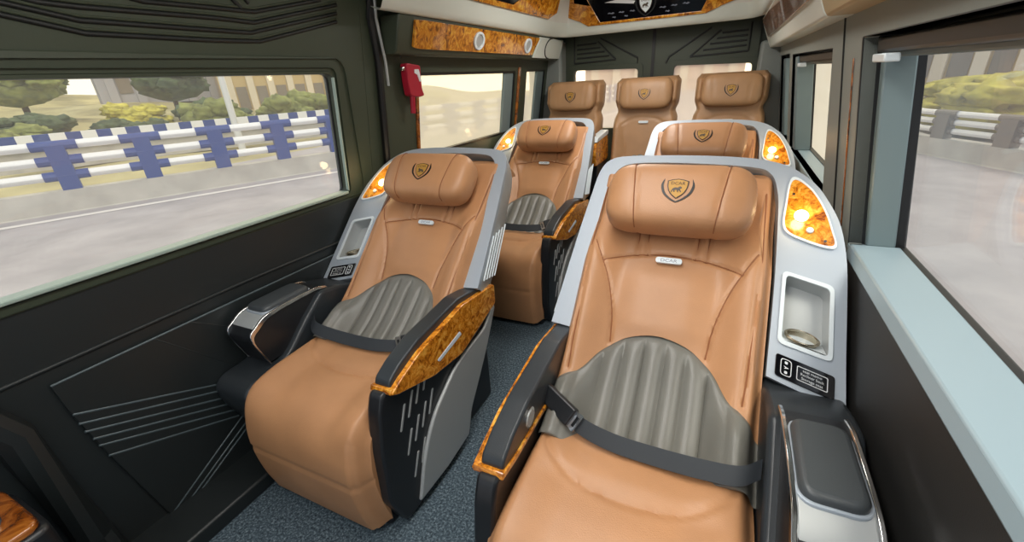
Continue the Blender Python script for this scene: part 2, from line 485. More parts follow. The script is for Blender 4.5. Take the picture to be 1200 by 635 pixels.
def make_seat(sign, loc, label):
    global SIGN
    SIGN = sign
    root = empty('reclining_seat', loc, label, 'seat', 'reclining van seats')
    B = dict(mirror=True)
    # --- cushion
    prof = spline([(-0.36, 0.40), (-0.43, 0.41), (-0.52, 0.408), (-0.60, 0.404), (-0.665, 0.39), (-0.708, 0.355), (-0.732, 0.30), (-0.738, 0.22), (-0.728, 0.12), (-0.708, 0.03)], 90)
    pr = np.array(prof); ss = np.linspace(-1, 1, 71)
    S = 0.236 * np.sign(ss) * np.abs(ss) ** 0.85
    P = np.zeros((len(pr), len(S), 3))
    cl = np.concatenate([[0], np.cumsum(np.hypot(*np.diff(pr, axis=0).T))])
    ty = np.gradient(pr[:, 0], cl); tz = np.gradient(pr[:, 1], cl)
    crease = spline([(-0.205, 0.02), (-0.19, 0.09), (-0.12, 0.145), (0, 0.165), (0.12, 0.145), (0.19, 0.09), (0.205, 0.02)], 30)
    SS, CC = np.meshgrid(S, cl)
    a = np.abs(SS)
    off = 0.020 * sm(0.1, 0.21, a) * sm(0.42, 0.3, CC) - 0.05 * sm(0.19, 0.236, a) ** 2.2
    off = off + 0.008 * sm(0.17, 0.12, CC) * sm(0.2, 0.14, a)
    off -= 0.007 * np.exp(-(dist_poly(SS, CC, crease) / 0.006) ** 2)
    off -= 0.006 * np.exp(-(dist_poly(SS, CC, [(-0.236, 0.50), (0.2, 0.50), (0.236, 0.50)]) / 0.005) ** 2)
    off -= 0.006 * np.exp(-(dist_poly(SS, CC, [(-0.205, 0.36), (-0.208, 0.9)]) / 0.005) ** 2)
    P[..., 0] = SS
    P[..., 1] = pr[:, 0][:, None] + tz[:, None] * off
    P[..., 2] = pr[:, 1][:, None] - ty[:, None] * off
    g = G().grid(P)
    # side walls of the cushion down to its base
    for j, e in ((0, -1), (-1, 1)):
        edge = P[:, j]; low = edge.copy(); low[:, 1] = np.maximum(edge[:, 1], -0.66) ; low[:, 2] = np.minimum(edge[:, 2], 0.2)
        g.grid(np.stack([edge, low], 1), flip=(e > 0))
    g.build('seat_cushion', 'tan', root, ang=60, **B)
    G().box(-0.225, 0.235, -0.66, -0.02, 0.0, 0.33).build('seat_base', 'black', root, bevel=0.01, **B)
    # --- backrest (tan) and lumbar panel (grey)
    s = np.linspace(-0.236, 0.240, 96); t = np.linspace(0, 1, 110)
    SS, UU = np.meshgrid(s, t)
    lo = np.interp(SS, _lx, _ly) - 0.006
    TT = lo + (0.575 - lo) * UU
    P = back_pt(SS, TT, back_n(SS, TT) - 0.03 * sm(0.53, 0.575, TT) ** 2)
    g = G().grid(P)
    for j in (0, -1):
        e = P[:, j]; b = e + np.array([0, 0.035, -0.035]); g.grid(np.stack([e, b], 1), flip=(j == 0))
    back = g.build('backrest', 'tan', root, ang=60, **B)
    for l in SEAMS:
        g = G()
        Q = np.array(l); n = back_n(Q[:, 0], Q[:, 1]) + 0.0022
        g.tube([tuple(p) for p in back_pt(Q[:, 0], Q[:, 1], n)], 0.0016, 5)
        g.build('piping', 'seam', back, **B)
    s = np.linspace(-0.236, 0.240, 150); t = np.linspace(0, 1, 60)
    SS, UU = np.meshgrid(s, t)
    hi = np.interp(SS, _lx, _ly); lo = -0.335 + 0.06 * sm(0.15, 0.23, np.abs(SS))
    TT = hi + (lo - hi) * UU
    a = np.abs(SS)
    n = back_n(SS, np.minimum(TT, 0.02)) * 1.0 + 0.004
    n = n + 0.03 * sm(0.13, 0.19, a) * sm(-0.06, -0.16, TT) * sm(0.232, 0.19, a) * sm(-0.33, -0.2, TT)
    flute = np.sqrt(np.abs(np.sin(PI * (SS + 0.025) / 0.05)))
    n = n + 0.014 * (flute - 0.6) * sm(0.178, 0.165, a) * sm(0.0, 0.16, UU)
    n = n + 0.010 * np.sin(np.minimum(UU * 3, 1) * PI / 2) * sm(0.2, 0.1, a) - 0.008 * sm(0.06, 0.0, UU)
    P = back_pt(SS, TT, n)
    g = G().grid(P)
    g.build('lumbar_panel', 'gray', root, ang=60, **B)
    # --- headrest
    sx = 0.187 * np.sin(np.linspace(-PI / 2, PI / 2, 60)); A = np.linspace(-PI, PI, 61)[:-1]
    SS, AA = np.meshgrid(sx, A, indexing='ij')
    TT, NN = hr_surface(SS, AA)
    gro = np.zeros_like(SS)
    for q in (-1, 1):
        d = np.abs(SS - q * (0.104 + 0.12 * (TT - 0.42)))
        gro += 0.004 * np.exp(-(d / 0.0045) ** 2)
    NN = NN - gro * np.sign(np.cos(AA)); TT = TT - gro * np.sin(AA) * 0.6
    P = np.stack([SS, -0.19 + (TT - NN) * R2, 0.52 + (TT + NN) * R2], -1)
    gh = G().grid(P, wrap=True)
    for e_ in (0, -1): gh.add([tuple(p) for p in P[e_]], [tuple(range(P.shape[1]))])
    hr = gh.build('headrest', 'tan', root, ang=70, **B)
    for q in (-1, 1):
        g = G()
        aa = np.linspace(-1.5, 1.5, 30); tt, nn = hr_surface(np.full(30, q * 0.104), aa)
        sx_ = q * (0.104 + 0.12 * (tt - 0.42)) + q * 0.003
        g.tube([bf(x, t_, n_ - 0.0005) for x, t_, n_ in zip(sx_, tt, nn)], 0.0014, 5)
        g.build('headrest_piping', 'seam', hr, **B)
    def hr_map(u, v, h):
        t_ = 0.417 + v; sa = np.clip((t_ - 0.420) / 0.094, -0.98, 0.98)
        al = np.arcsin(np.sign(sa) * abs(sa) ** (1 / 0.62)); _, n_ = hr_surface(np.array(u), np.array(al))
        return bf(u, t_, float(n_) + h + 0.0005)
    crest(hr, 'crest_emblem', hr_map, 0.94)
    # --- maker's plate
    g = G().plate([rpoly([(-0.036, 0.2635), (0.031, 0.2635), (0.031, 0.2795), (-0.036, 0.2795)], 0.008)], 0.012, 0.019, bf, 0)
    vs, fs = text2d('DCAR', 0.012)
    g.add([bf(-0.0025 + x * sign * 1.3, 0.2705 + y, 0.0195) for x, y in vs], fs, 1)
    g.build('name_plate', ['white', 'greytext'], root, **B)
    # --- silver shell
    outer = spline([(-0.287, 0.055), (-0.279, 0.2), (-0.268, 0.36), (-0.258, 0.47), (-0.250, 0.545), (-0.232, 0.590), (-0.19, 0.611), (-0.09, 0.617), (0, 0.619), (0.1, 0.617), (0.194, 0.608), (0.262, 0.585), (0.318, 0.537), (0.352, 0.48), (0.377, 0.415), (0.391, 0.319), (0.394, 0.2), (0.395, 0.1), (0.398, -0.028)], 72)
    inner = spline([(0.246, 0.02), (0.247, 0.25), (0.242, 0.44), (0.236, 0.51), (0.218, 0.562), (0.17, 0.583), (0, 0.592), (-0.14, 0.588), (-0.188, 0.568), (-0.208, 0.525), (-0.216, 0.47), (-0.222, 0.3), (-0.226, 0.05)], 60)
    hole = rpoly([(0.264, 0.283), (0.366, 0.255), (0.368, 0.078), (0.264, 0.104)], 0.014)
    g = G().plate([outer + inner, hole], -0.016, 0.0, bf)
    sh = g.build('back_shell', 'silver', root, bevel=0.004, bseg=2, **B)
    g = G()
    o = np.array(outer); cen = np.array([0.05, 0.25])
    rows = []
    for n_, f_ in ((-0.012, 0.996), (-0.05, 0.99), (-0.10, 0.965), (-0.13, 0.93), (-0.14, 0.86)):
        q = cen + (o - cen) * f_
        rows.append([bf(a_, b_, n_) for a_, b_ in q])
    R_ = np.array(rows); g.grid(R_)
    g.add([tuple(p) for p in R_[-1]], [tuple(range(len(outer)))])
    i_ = np.array(inner)
    g.grid(np.array([[bf(a_, b_, -0.01) for a_, b_ in i_], [bf(a_, b_, -0.06) for a_, b_ in i_]]))
    for w in range(5):
        dd = 0.035 + 0.02 * w
        g.tube([bf(-0.291 + 0.0012 * w, 0.09 + 0.012 * w, -0.02 - 0.018 * w), bf(-0.277 + 0.001 * w, 0.26 + 0.02 * w, -0.02 - 0.016 * w)], 0.003, 5, mi=1)
    g.build('shell_cover', ['silver_wing', 'white'], root, ang=50, **B)
    # --- storage recess with cup holder
    ri = rpoly([(0.270, 0.274), (0.360, 0.249), (0.362, 0.087), (0.270, 0.111)], 0.012)
    h2 = rpoly([(0.262, 0.285), (0.368, 0.257), (0.370, 0.076), (0.262, 0.102)], 0.015)
    g = G().plate([h2, ri], -0.002, 0.005, bf, 0)
    q = np.array(ri); cc = q.mean(0)
    g.grid(np.array([[bf(a_, b_, 0.0) for a_, b_ in np.vstack([q, q[:1]])], [bf(a_, b_, -0.05) for a_, b_ in np.vstack([cc + (q - cc) * 0.96, (cc + (q - cc) * 0.96)[:1]])]]), mi=1)
    g.add([bf(a_, b_, -0.05) for a_, b_ in cc + (q - cc) * 0.96], [tuple(range(len(ri)))], 1)
    g.add([bf(0.271, 0.114, -0.001), bf(0.360, 0.092, -0.001), bf(0.359, 0.128, -0.05), bf(0.272, 0.150, -0.05)], [(0, 1, 2, 3)], 0)
    rec = g.build('storage_recess', ['white', 'silver_wing'], root, **B)
    g = G()
    c = np.array(bf(0.314, 0.124, -0.022)); ax = np.array([0.0, 0.0, 1.0]); up = np.array([0.02, -R2 * 0.6, R2]); 
    ring = [(c[0] + 0.034 * math.cos(k), c[1] + 0.030 * math.sin(k), c[2] + 0.006 - 0.006 * math.cos(k)) for k in np.linspace(0, 2 * PI, 29)[:-1]]
    g.tube(ring, 0.0032, 6, closed=True)
    rr = np.array(ring)
    low = rr * [1, 1, 1] + [0, 0.0, -0.016]; low[:, :2] = c[:2] + (low[:, :2] - c[:2]) * 0.9
    g.grid(np.array([np.vstack([rr, rr[:1]]), np.vstack([low, low[:1]])]))
    g.add([tuple(p) for p in low], [tuple(range(28))], 1)
    g.build('cup_holder', ['steel', 'black'], rec, **B)
    # --- reading lamp in a burl inlay
    lam = spline([(0.268, 0.545), (0.258, 0.47), (0.259, 0.40), (0.30, 0.372), (0.362, 0.358), (0.357, 0.405), (0.338, 0.465), (0.307, 0.52)], 48, closed=True)
    la = np.array(lam); lc = la.mean(0)
    g = G().plate([[tuple(p) for p in lc + (la - lc) * 1.05], [tuple(p) for p in lc + (la - lc) * 0.97]], -0.002, 0.006, bf, 1)
    g.plate([[tuple(p) for p in lc + (la - lc) * 0.975]], -0.002, 0.004, bf, 0)
    lp = g.build('reading_lamp_panel', ['burl', 'white'], root, **B)
    G().cyl(bf(0.292, 0.438, 0.003), (0, -R2, R2), 0.016, 0.006, 20).build('lamp_lens', 'lens', lp, bevel=0.002, **B)
    G().cyl(bf(0.312, 0.398, 0.003), (0, -R2, R2), 0.008, 0.007, 16).build('push_button', 'white', lp, bevel=0.002, **B)
    for (a_, b_) in ((0.272, 0.50), (0.345, 0.372)):
        G().cyl(bf(a_, b_, 0.003), (0, -R2, R2), 0.0035, 0.003, 10).build('screw', 'chrome', lp, **B)
    # --- control panel
    g = G().plate([rpoly([(0.262, 0.078), (0.376, 0.046), (0.376, -0.004), (0.368, -0.004), (0.262, 0.026)], 0.007)], -0.002, 0.004, bf)
    cp = g.build('control_panel', 'gloss', root, bevel=0.0015, **B)
    sk = -0.28
    def cpm(u, v, h): return bf(u, v + (u - 0.285) * sk + 0.0455, 0.0045 + h)
    g = G()
    fr = rpoly([(0.272, -0.019), (0.294, -0.019), (0.294, 0.019), (0.272, 0.019)], 0.007)
    fi = [(0.283 + (a_ - 0.283) * 0.86, b_ * 0.92) for a_, b_ in fr]
    g.plate([fr, fi], 0, 0.0015, cpm)
    for y_ in (-0.011, 0.011):
        g.plate([rpoly([(0.280, y_ - 0.003), (0.286, y_ - 0.003), (0.286, y_ + 0.003), (0.280, y_ + 0.003)], 0.002)], 0, 0.0012, cpm)
    g.plate([[(0.278, 0.003), (0.289, 0.0), (0.279, -0.004), (0.282, 0.0)]], 0, 0.0012, cpm)
    g.build('seat_switch', 'text', cp, **B)
    g = G()
    fr = rpoly([(0.304, -0.016), (0.363, -0.016), (0.363, 0.016), (0.304, 0.016)], 0.003)
    fi = [(0.3335 + (a_ - 0.3335) * 0.95, b_ * 0.9) for a_, b_ in fr]
    g.plate([fr, fi], 0, 0.0012, cpm)
    for j, tx in enumerate(('seat memo', 'Recliner back', 'Storage seat')):
        vs, fs = text2d(tx, 0.0082)
        g.add([cpm(0.3335 + x * sign, 0.0088 - 0.0088 * j + y, 0.0012) for x, y in vs], fs)
    g.build('instruction_label', 'text', cp, **B)
    # --- aisle armrest: skirt, veneer, pad, silver cover
    def sd(u, v, w): return (w, u, v)
    def sa(u, v, w): return (w + 0.014, -0.30 + (u + 0.30) * 0.85 + 0.004, v - 0.013 * min(1.0, max(0.0, v / 0.1)))
    skirt = [(-0.690, 0.495), (-0.716, 0.445), (-0.742, 0.32), (-0.752, 0.15), (-0.70, 0.02), (-0.30, 0.02), (-0.26, 0.12), (-0.09, 0.30), (0.03, 0.45), (0.03, 0.53), (-0.25, 0.53), (-0.52, 0.50), (-0.62, 0.47)]
    g = G().plate([rpoly(skirt, 0.02)], -0.285, -0.238, sa)
    sk_ = g.build('side_skirt', 'black', root, bevel=0.008, **B)
    k = 0
    for r_ in range(3):
        for c_ in range(4):
            y0 = -0.655 + 0.045 * c_ + 0.01 * r_; z0 = 0.375 + 0.018 * c_ - 0.095 * r_
            if r_ == 2 and c_ > 2: continue
            q = [(y0, z0 - 0.035), (y0 + 0.008, z0 - 0.035), (y0 + 0.046, z0 + 0.035), (y0 + 0.038, z0 + 0.035)]
            G().plate([rpoly(q, 0.003, 2)], -0.2875, -0.283, sa).build('vent_slot', 'silver_wing', sk_, **B)
    cov = spline([(0.0, 0.46), (-0.085, 0.375), (-0.175, 0.392), (-0.30, 0.372), (-0.40, 0.333)], 20) + spline([(-0.41, 0.325), (-0.507, 0.271), (-0.585, 0.17), (-0.64, 0.045), (-0.46, 0.035), (-0.30, 0.06), (-0.265, 0.13), (-0.17, 0.23), (-0.085, 0.32), (0.0, 0.44)], 40)
    cov = [(0.0, 0.458)] + spline([(-0.10, 0.40), (-0.30, 0.375), (-0.405, 0.333), (-0.507, 0.271), (-0.585, 0.17), (-0.638, 0.05)], 30) + [(-0.46, 0.04), (-0.30, 0.055)] + spline([(-0.28, 0.10), (-0.255, 0.15), (-0.17, 0.235), (-0.085, 0.325), (0.005, 0.44)], 20)
    G().plate([cov], -0.297, -0.284, sa).build('side_cover', 'silver_wing', root, bevel=0.005, **B)
    wood = [(-0.680, 0.488), (-0.656, 0.474), (-0.472, 0.422), (-0.288, 0.401), (-0.002, 0.463), (0.0, 0.538), (-0.254, 0.562), (-0.522, 0.534), (-0.62, 0.508)]
    wd = G().plate([rpoly(wood, 0.012)], -0.304, -0.286, sa).build('armrest_trim', 'burl', root, bevel=0.008, bseg=3, **B)
    hb = rpoly([(-0.445, 0.462), (-0.432, 0.450), (-0.280, 0.470), (-0.292, 0.486)], 0.006)
    G().plate([hb], -0.305, -0.296, sa).build('pull_handle', 'white', wd, bevel=0.003, **B)
    pad = [(-0.665, 0.492), (-0.60, 0.482), (-0.45, 0.478), (-0.20, 0.462), (0.0, 0.47), (0.0, 0.548), (-0.25, 0.582), (-0.50, 0.562), (-0.60, 0.538), (-0.655, 0.514)]
    G().plate([rpoly(pad, 0.014)], -0.288, -0.236, sa).build('armrest_pad', 'dash', root, bevel=0.014, bseg=4, **B)
    band = [(-0.672, 0.498), (-0.60, 0.487), (-0.45, 0.483), (-0.20, 0.467), (-0.06, 0.466), (-0.06, 0.456), (-0.20, 0.457), (-0.45, 0.472), (-0.60, 0.475), (-0.678, 0.484)]
    G().plate([band], -0.30, -0.231, sa).build('inlay_band', 'burl', wd, bevel=0.002, **B)
    # small round badge on the inner face
    g = G()
    cb = Vector((-0.2275, -0.53, 0.487))
    g.cyl((-0.2235, -0.47, 0.505), (1, 0, 0), 0.024, 0.004, 24, 0)
    g.cyl((-0.2195, -0.47, 0.505), (1, 0, 0), 0.018, 0.0015, 24, 1)
    g.build('round_button', ['chrome', 'silver_wing'], root, **B)
    # --- wall-side console
    body = [(-0.10, 0.50), (-0.19, 0.518), (-0.27, 0.543), (-0.335, 0.552), (-0.36, 0.535), (-0.42, 0.49), (-0.51, 0.41), (-0.565, 0.388), (-0.655, 0.383), (-0.688, 0.36), (-0.685, 0.30), (-0.63, 0.16), (-0.58, 0.08), (-0.05, 0.08)]
    G().plate([rpoly(body, 0.03)], 0.240, 0.398, sd).build('console', 'dash', root, bevel=0.012, bseg=3, **B)
    box = [(-0.30, 0.552), (-0.36, 0.566), (-0.52, 0.562), (-0.585, 0.536), (-0.608, 0.505), (-0.572, 0.402), (-0.50, 0.405), (-0.36, 0.50)]
    cb_ = G().plate([rpoly(box, 0.012)], 0.262, 0.372, sd).build('console_armrest', 'black', root, bevel=0.006, **B)
    g = G()
    path = [(-0.30, 0.556), (-0.36, 0.568), (-0.52, 0.565), (-0.580, 0.541), (-0.606, 0.508), (-0.574, 0.404)]
    pp = [tuple(p) for p in spline([(a_, b_) for a_, b_ in path], 30)]
    dn = [(a_ + 0.010, b_ - 0.013) for a_, b_ in pp[::-1]]
    g.plate([pp + dn], 0.2575, 0.2665, sd); g.plate([pp + dn], 0.3675, 0.3765, sd)
    g.build('console_trim', 'chrome', cb_, bevel=0.002, **B)
    fp = [(-0.515, 0.566), (-0.578, 0.5435), (-0.602, 0.510), (-0.597, 0.503), (-0.572, 0.530), (-0.515, 0.552)]
    fo = G().plate([fp], 0.266, 0.368, sd).build('console_front_cap', 'silver_wing', cb_, bevel=0.003, **B)
    lidp = rpoly([(0.270, -0.350), (0.362, -0.350), (0.364, -0.535), (0.268, -0.535)], 0.028, 6)
    def ldm(u, v, w): return (u, v, 0.562 + w - 0.10 * (v + 0.44) * (v + 0.44) * 4)
    G().plate([lidp], -0.008, 0.020, ldm).build('console_lid', 'padleather', root, bevel=0.012, bseg=4, **B)
    rim_ = [(0.3165 + (a_ - 0.3165) * 1.09, -0.4425 + (b_ + 0.4425) * 1.05) for a_, b_ in lidp]
    G().plate([rim_], -0.012, 0.006, ldm).build('lid_rim', 'silver', cb_, bevel=0.002, **B)
    # --- belt
    path = spline([(-0.237, -0.335, 0.475), (-0.19, -0.362, 0.462), (-0.13, -0.395, 0.448), (-0.05, -0.413, 0.442), (0.05, -0.418, 0.442), (0.14, -0.425, 0.452), (0.20, -0.425, 0.462), (0.237, -0.40, 0.47)], 42)
    Pp = np.array(path); wv_ = np.array([0, -0.66, 0.75]) * 0.024
    ofs = np.array([0, -0.75, 0.66]) * 0.0022
    rows = np.array([Pp - wv_ * 0.3 + np.array([0, -0.013, -0.012]), Pp + wv_, Pp + wv_ + ofs, Pp - wv_ * 0.3 + np.array([0, -0.013, -0.012]) + ofs, Pp - wv_ * 0.3 + np.array([0, -0.013, -0.012])])
    rows = np.array([Pp + np.array([0, -0.014, -0.013]), Pp + np.array([0, 0.011, 0.016]), Pp + np.array([0, 0.0095, 0.0185]), Pp + np.array([0, -0.0155, -0.0105]), Pp + np.array([0, -0.014, -0.013])])
    bl = G().grid(rows).build('seat_belt', 'belt', root, ang=50, **B)
    a0 = Vector((-0.222, -0.352, 0.480)); a1 = Vector((-0.128, -0.402, 0.456))
    d = (a1 - a0).normalized(); v_ = Vector((0, 0.64, 0.76)); v_ = (v_ - d * v_.dot(d)).normalized(); w_ = d.cross(v_)
    if w_.z < 0: w_ = -w_
    def bk(u, v, h): return tuple(a0 + d * u + v_ * v + w_ * h)
    L_ = (a1 - a0).length
    g = G().plate([rpoly([(-0.03, -0.021), (L_ * 0.82, -0.023), (L_ * 0.82, 0.023), (-0.03, 0.021)], 0.006)], -0.006, 0.016, bk, 0)
    g.build('buckle', 'black', bl, bevel=0.004, **B)
    g = G().plate([rpoly([(L_ * 0.80, -0.020), (L_ * 1.0, -0.024), (L_ * 1.0, 0.024), (L_ * 0.80, 0.020)], 0.004), [(L_ * 0.88, -0.013), (L_ * 0.88, 0.013), (L_ * 0.95, 0.013), (L_ * 0.95, -0.013)]], 0.004, 0.008, bk, 0)
    g.build('belt_tongue', 'chrome', bl, **B)
    SIGN = 1.0
    return root

zF = 0.0
seatR = make_seat(1, (0.441, 1.1375, zF), 'large tan reclining seat nearest the pale window sill, with the biggest lion crest headrest')
seatL = make_seat(-1, (-0.441, 1.256, zF), 'tan reclining seat against the dark ribbed door panel, silver side cover in view')
s3 = copy_tree(seatR); s3.location = (0.441, 2.19, zF)
s3['label'] = 'tan reclining seat behind the front lamp-lit seat, only headrest and silver frame showing'
s4 = copy_tree(seatL); s4.location = (-0.441, 2.47, zF)
s4['label'] = 'tan reclining seat in the second row near the red hammer, seen through the aisle gap'

# ------------------------------------------------------------------ rear bench seats
def make_bench(loc, label):
    global SIGN
    SIGN = 1.0
    root = empty('bench_seat', loc, label, 'seat', 'rear row seats')
    zb = 1.0576
    sl = 0.24
    def rb(s, t, n):       # t up from badge height along the reclined back, n towards the front
        return (s, 0.07 + t * sl - n, zb + t)
    s = np.linspace(-1, 1, 60); t = np.linspace(-0.66, 0.10, 80)
    SS, TT = np.meshgrid(s, t)
    hw = 0.215 + 0.0 * TT
    hw = hw - 0.018 * np.exp(-((TT + 0.115) / 0.03) ** 2) - 0.02 * sm(0.07, 0.1, TT)
    X = SS * hw; a = np.abs(X)
    n = 0.035 * sm(0.11, 0.18, a) * sm(-0.14, -0.22, TT) + 0.03 * sm(-0.08, -0.04, TT) * sm(0.14, 0.2, a)
    n = n - 0.06 * np.clip((np.abs(SS) - 0.86) / 0.14, 0, 1) ** 2 - 0.05 * sm(0.06, 0.1, TT) ** 2
    seams = [spline([(-0.15, -0.2), (-0.08, -0.165), (0, -0.155), (0.08, -0.165), (0.15, -0.2)], 20), [(-0.15, -0.2), (-0.125, -0.3), (-0.115, -0.4)], [(0.15, -0.2), (0.125, -0.3), (0.115, -0.4)]]
    for l in seams: n = n - 0.006 * np.exp(-(dist_poly(X, TT, l) / 0.006) ** 2)
    P = np.stack([X, 0.07 + TT * sl - n, zb + TT], -1)
    g = G().grid(P)
    bk = P.copy(); bk[..., 1] = 0.07 + TT * sl + 0.09
    per = np.concatenate([P[:, 0], P[-1], P[::-1, -1]]); per2 = np.concatenate([bk[:, 0], bk[-1], bk[::-1, -1]])
    g.grid(np.stack([per, per2], 1)); g.grid(bk)
    g.build('backrest', 'tan_rear', root, ang=60)
    X2 = np.linspace(-0.17, 0.17, 70); U = np.linspace(0, 1, 30)
    SS, UU = np.meshgrid(X2, U)
    hi = -0.40 - 0.10 * np.abs(SS / 0.17) ** 2.2; TT = hi + (-0.62 - hi) * UU
    n = 0.012 + 0.008 * np.sqrt(np.abs(np.sin(PI * (SS + 0.0225) / 0.045))) - 0.02 * sm(0.1, 0.0, UU) - 0.02 * sm(0.15, 0.17, np.abs(SS))
    G().grid(np.stack([SS, 0.07 + TT * sl - n - 0.035 * sm(0.11, 0.17, np.abs(SS)), zb + TT], -1)).build('lumbar_panel', 'gray', root, ang=60)
    sx = 0.176 * np.sin(np.linspace(-PI / 2, PI / 2, 44)); A = np.linspace(-PI, PI, 45)[:-1]
    SS, AA = np.meshgrid(sx, A, indexing='ij')
    def surf(SS, AA): return hr_surface(SS, AA, 0.176, 0.098, 0.058, 0.0, 0.025)
    TT, NN = surf(SS, AA)
    for q in (-1, 1):
        d = np.abs(SS - q * (0.105 + 0.08 * TT)); NN = NN - 0.004 * np.exp(-(d / 0.005) ** 2) * np.sign(np.cos(AA))
    P = np.stack([SS, 0.07 + TT * sl - NN, zb + TT], -1); gh = G().grid(P, wrap=True)
    for e_ in (0, -1): gh.add([tuple(p) for p in P[e_]], [tuple(range(P.shape[1]))])
    hr = gh.build('headrest', 'tan_rear', root, ang=70)
    def hm(u, v, h):
        t_ = v; sa = np.clip(t_ / 0.098, -0.98, 0.98); al = np.arcsin(np.sign(sa) * abs(sa) ** (1 / 0.62))
        _, n_ = surf(np.array(u), np.array(al)); return rb(u, t_, float(n_) + h + 0.0005)
    crest(hr, 'crest_emblem', hm, 0.95)
    G().plate([rpoly([(-0.033, -0.178), (0.033, -0.178), (0.033, -0.192), (-0.033, -0.192)], 0.006)], 0.004, 0.012, rb).build('name_plate', 'white', root)
    prof = spline([(-0.05, 0.40), (-0.2, 0.42), (-0.36, 0.425), (-0.44, 0.40), (-0.47, 0.33), (-0.46, 0.2), (-0.44, 0.05)], 40)
    pr = np.array(prof); ss = np.linspace(-0.215, 0.215, 30)
    P = np.zeros((len(pr), 30, 3)); P[..., 0] = ss; a = np.abs(ss)
    dr = 0.03 * np.clip((a - 0.18) / 0.035, 0, 1) ** 2
    P[..., 1] = pr[:, :1] + dr * 0.6; P[..., 2] = pr[:, 1:] - dr
    g = G().grid(P); 
    g.build('seat_cushion', 'tan_rear', root, ang=60)
    G().box(-0.2, 0.2, -0.42, 0.0, 0.0, 0.36).build('seat_base', 'black', root, bevel=0.01)
    return root
b0 = make_bench((0.0, 3.24, 0), 'tan rear row seat in the middle, in front of the seam between the back doors')
b1 = copy_tree(b0); b1.location = (-0.524, 3.24, 0)
b1['label'] = 'tan rear row seat beside the hazy side window, next to the burl capped armrest'
b2 = copy_tree(b0); b2.location = (0.530, 3.24, 0)
b2['label'] = 'tan rear row seat in the corner beside the grey teal window pillars'
# folding armrest of the rear row
ar = empty('folding_armrest', (-0.262, 3.24, 0), 'burl capped folding armrest between two rear row seats', 'armrest')
G().plate([rpoly([(-0.34, 0.62), (-0.36, 0.72), (-0.33, 0.775), (-0.02, 0.80), (0.0, 0.62)], 0.03)], -0.026, 0.026, lambda u, v, w: (w, u, v)).build('armrest_body', 'burl', ar, bevel=0.008)
G().plate([rpoly([(-0.33, 0.776), (-0.02, 0.80), (-0.02, 0.83), (-0.31, 0.805)], 0.012)], -0.028, 0.028, lambda u, v, w: (w, u, v)).build('armrest_pad', 'white', ar, bevel=0.008)
G().box(-0.024, 0.024, -0.30, -0.02, 0.0, 0.63).build('armrest_leg', 'black', ar, bevel=0.004)

# ------------------------------------------------------------------ van body
LEAN = 0.14
kL = 1.026; kR = 1.125
def L_(y, z): return (y * kL, 1.1875 + (z - 1.1875) * kL)      # measured at x=-.815, carried out to x=-.85
def R_f(y, z): return (y * kR, 1.1875 + (z - 1.1875) * kR)     # same on the other side, carried to x=.85
XW = 0.85
def lup(y, z, w): return (-XW + LEAN * max(0.0, z - 0.79) - w, y, z)     # w outwards
def rup(y, z, w): return (XW - LEAN * max(0.0, z - 0.755) + w, y, z)
def struct(g, name, mats, parent=None, **kw):
    o = g.build(name, mats, parent, **kw)
    if parent is None: o['kind'] = 'structure'
    return o
def sroot(name):
    o = empty(name); o['kind'] = 'structure'; return o
Y0 = -1.2; Y1 = 3.60

struct(G().box(-0.95, 0.95, Y0, 3.66, -0.12, 0.0), 'floor', 'carpet')
struct(G().box(-0.90, -0.69, Y0, 3.5, 0.0, 0.055), 'trim_1', 'door_low', bevel=0.008)
# left side, sliding door with its big window
wz0, wz1 = L_(0, 0.8125)[1], L_(0, 1.256)[1]
win1 = rpoly([(-0.9, wz0), (1.262 * kL, wz0), (1.246 * kL, wz1), (-0.9, wz1)], [0.0, 0.03, 0.03, 0.0])
door = sroot('door_1')
YD = 1.44
g = G().plate([[(Y0, 0.775), (YD, 0.775), (YD, 1.76), (Y0, 1.76)], win1], 0.0, 0.05, lup)
for a in ([(0.44, 1.358), (0.564, 1.335), (0.841, 1.334), (0.979, 1.337), (1.288, 1.41)], [(0.445, 1.372), (0.56, 1.359), (0.848, 1.358), (0.954, 1.358), (1.292, 1.435)],
          [(0.445, 1.400), (0.501, 1.386), (0.568, 1.384), (0.855, 1.387), (0.97, 1.384), (1.296, 1.46)], [(0.45, 1.43), (0.694, 1.407), (0.861, 1.41), (0.976, 1.411), (1.227, 1.467)],
          [(0.88, 1.47), (0.94, 1.415)], [(0.92, 1.48), (0.965, 1.43)]):
    a = [L_(*p) for p in a]
    a[0] = (a[0][0] - 0.5, a[0][1] + 0.10) if len(a) > 2 else a[0]
    g.tube([lup(p[0], p[1], -0.001) for p in a], 0.006, 6, mi=1)
    g.tube([lup(p[0], p[1] + 0.009, -0.001) for p in a], 0.004, 6, mi=0)
# raised surround of the window
ro = rpoly([(-1.0, wz0 - 0.03), (1.345 * kL, wz0 - 0.015), (1.296 * kL, wz1 + 0.045), (-1.0, wz1 + 0.045)], [0, 0.05, 0.06, 0])
wi2 = rpoly([(-1.0, wz0 - 0.002), (1.268 * kL, wz0 - 0.002), (1.254 * kL, wz1 + 0.012), (-1.0, wz1 + 0.012)], [0.0, 0.03, 0.03, 0.0])
g.plate([ro, wi2], -0.008, 0.0, lup)
g.build('upper_panel', ['door', 'ribdark'], door, bevel=0.003)
g = G().plate([[(Y0, 0.05), (YD, 0.05), (YD, 0.79), (Y0, 0.79)]], 0.0, 0.06, lambda u, v, w: (-XW - w, u, v))
def lowp(y, z, w): return (-XW + w, y, z)
pan = [L_(*p) for p in [(0.253, 0.604), (1.40, 0.602), (1.40, 0.06), (0.33, 0.06), (0.280, 0.36), (0.259, 0.515)]]
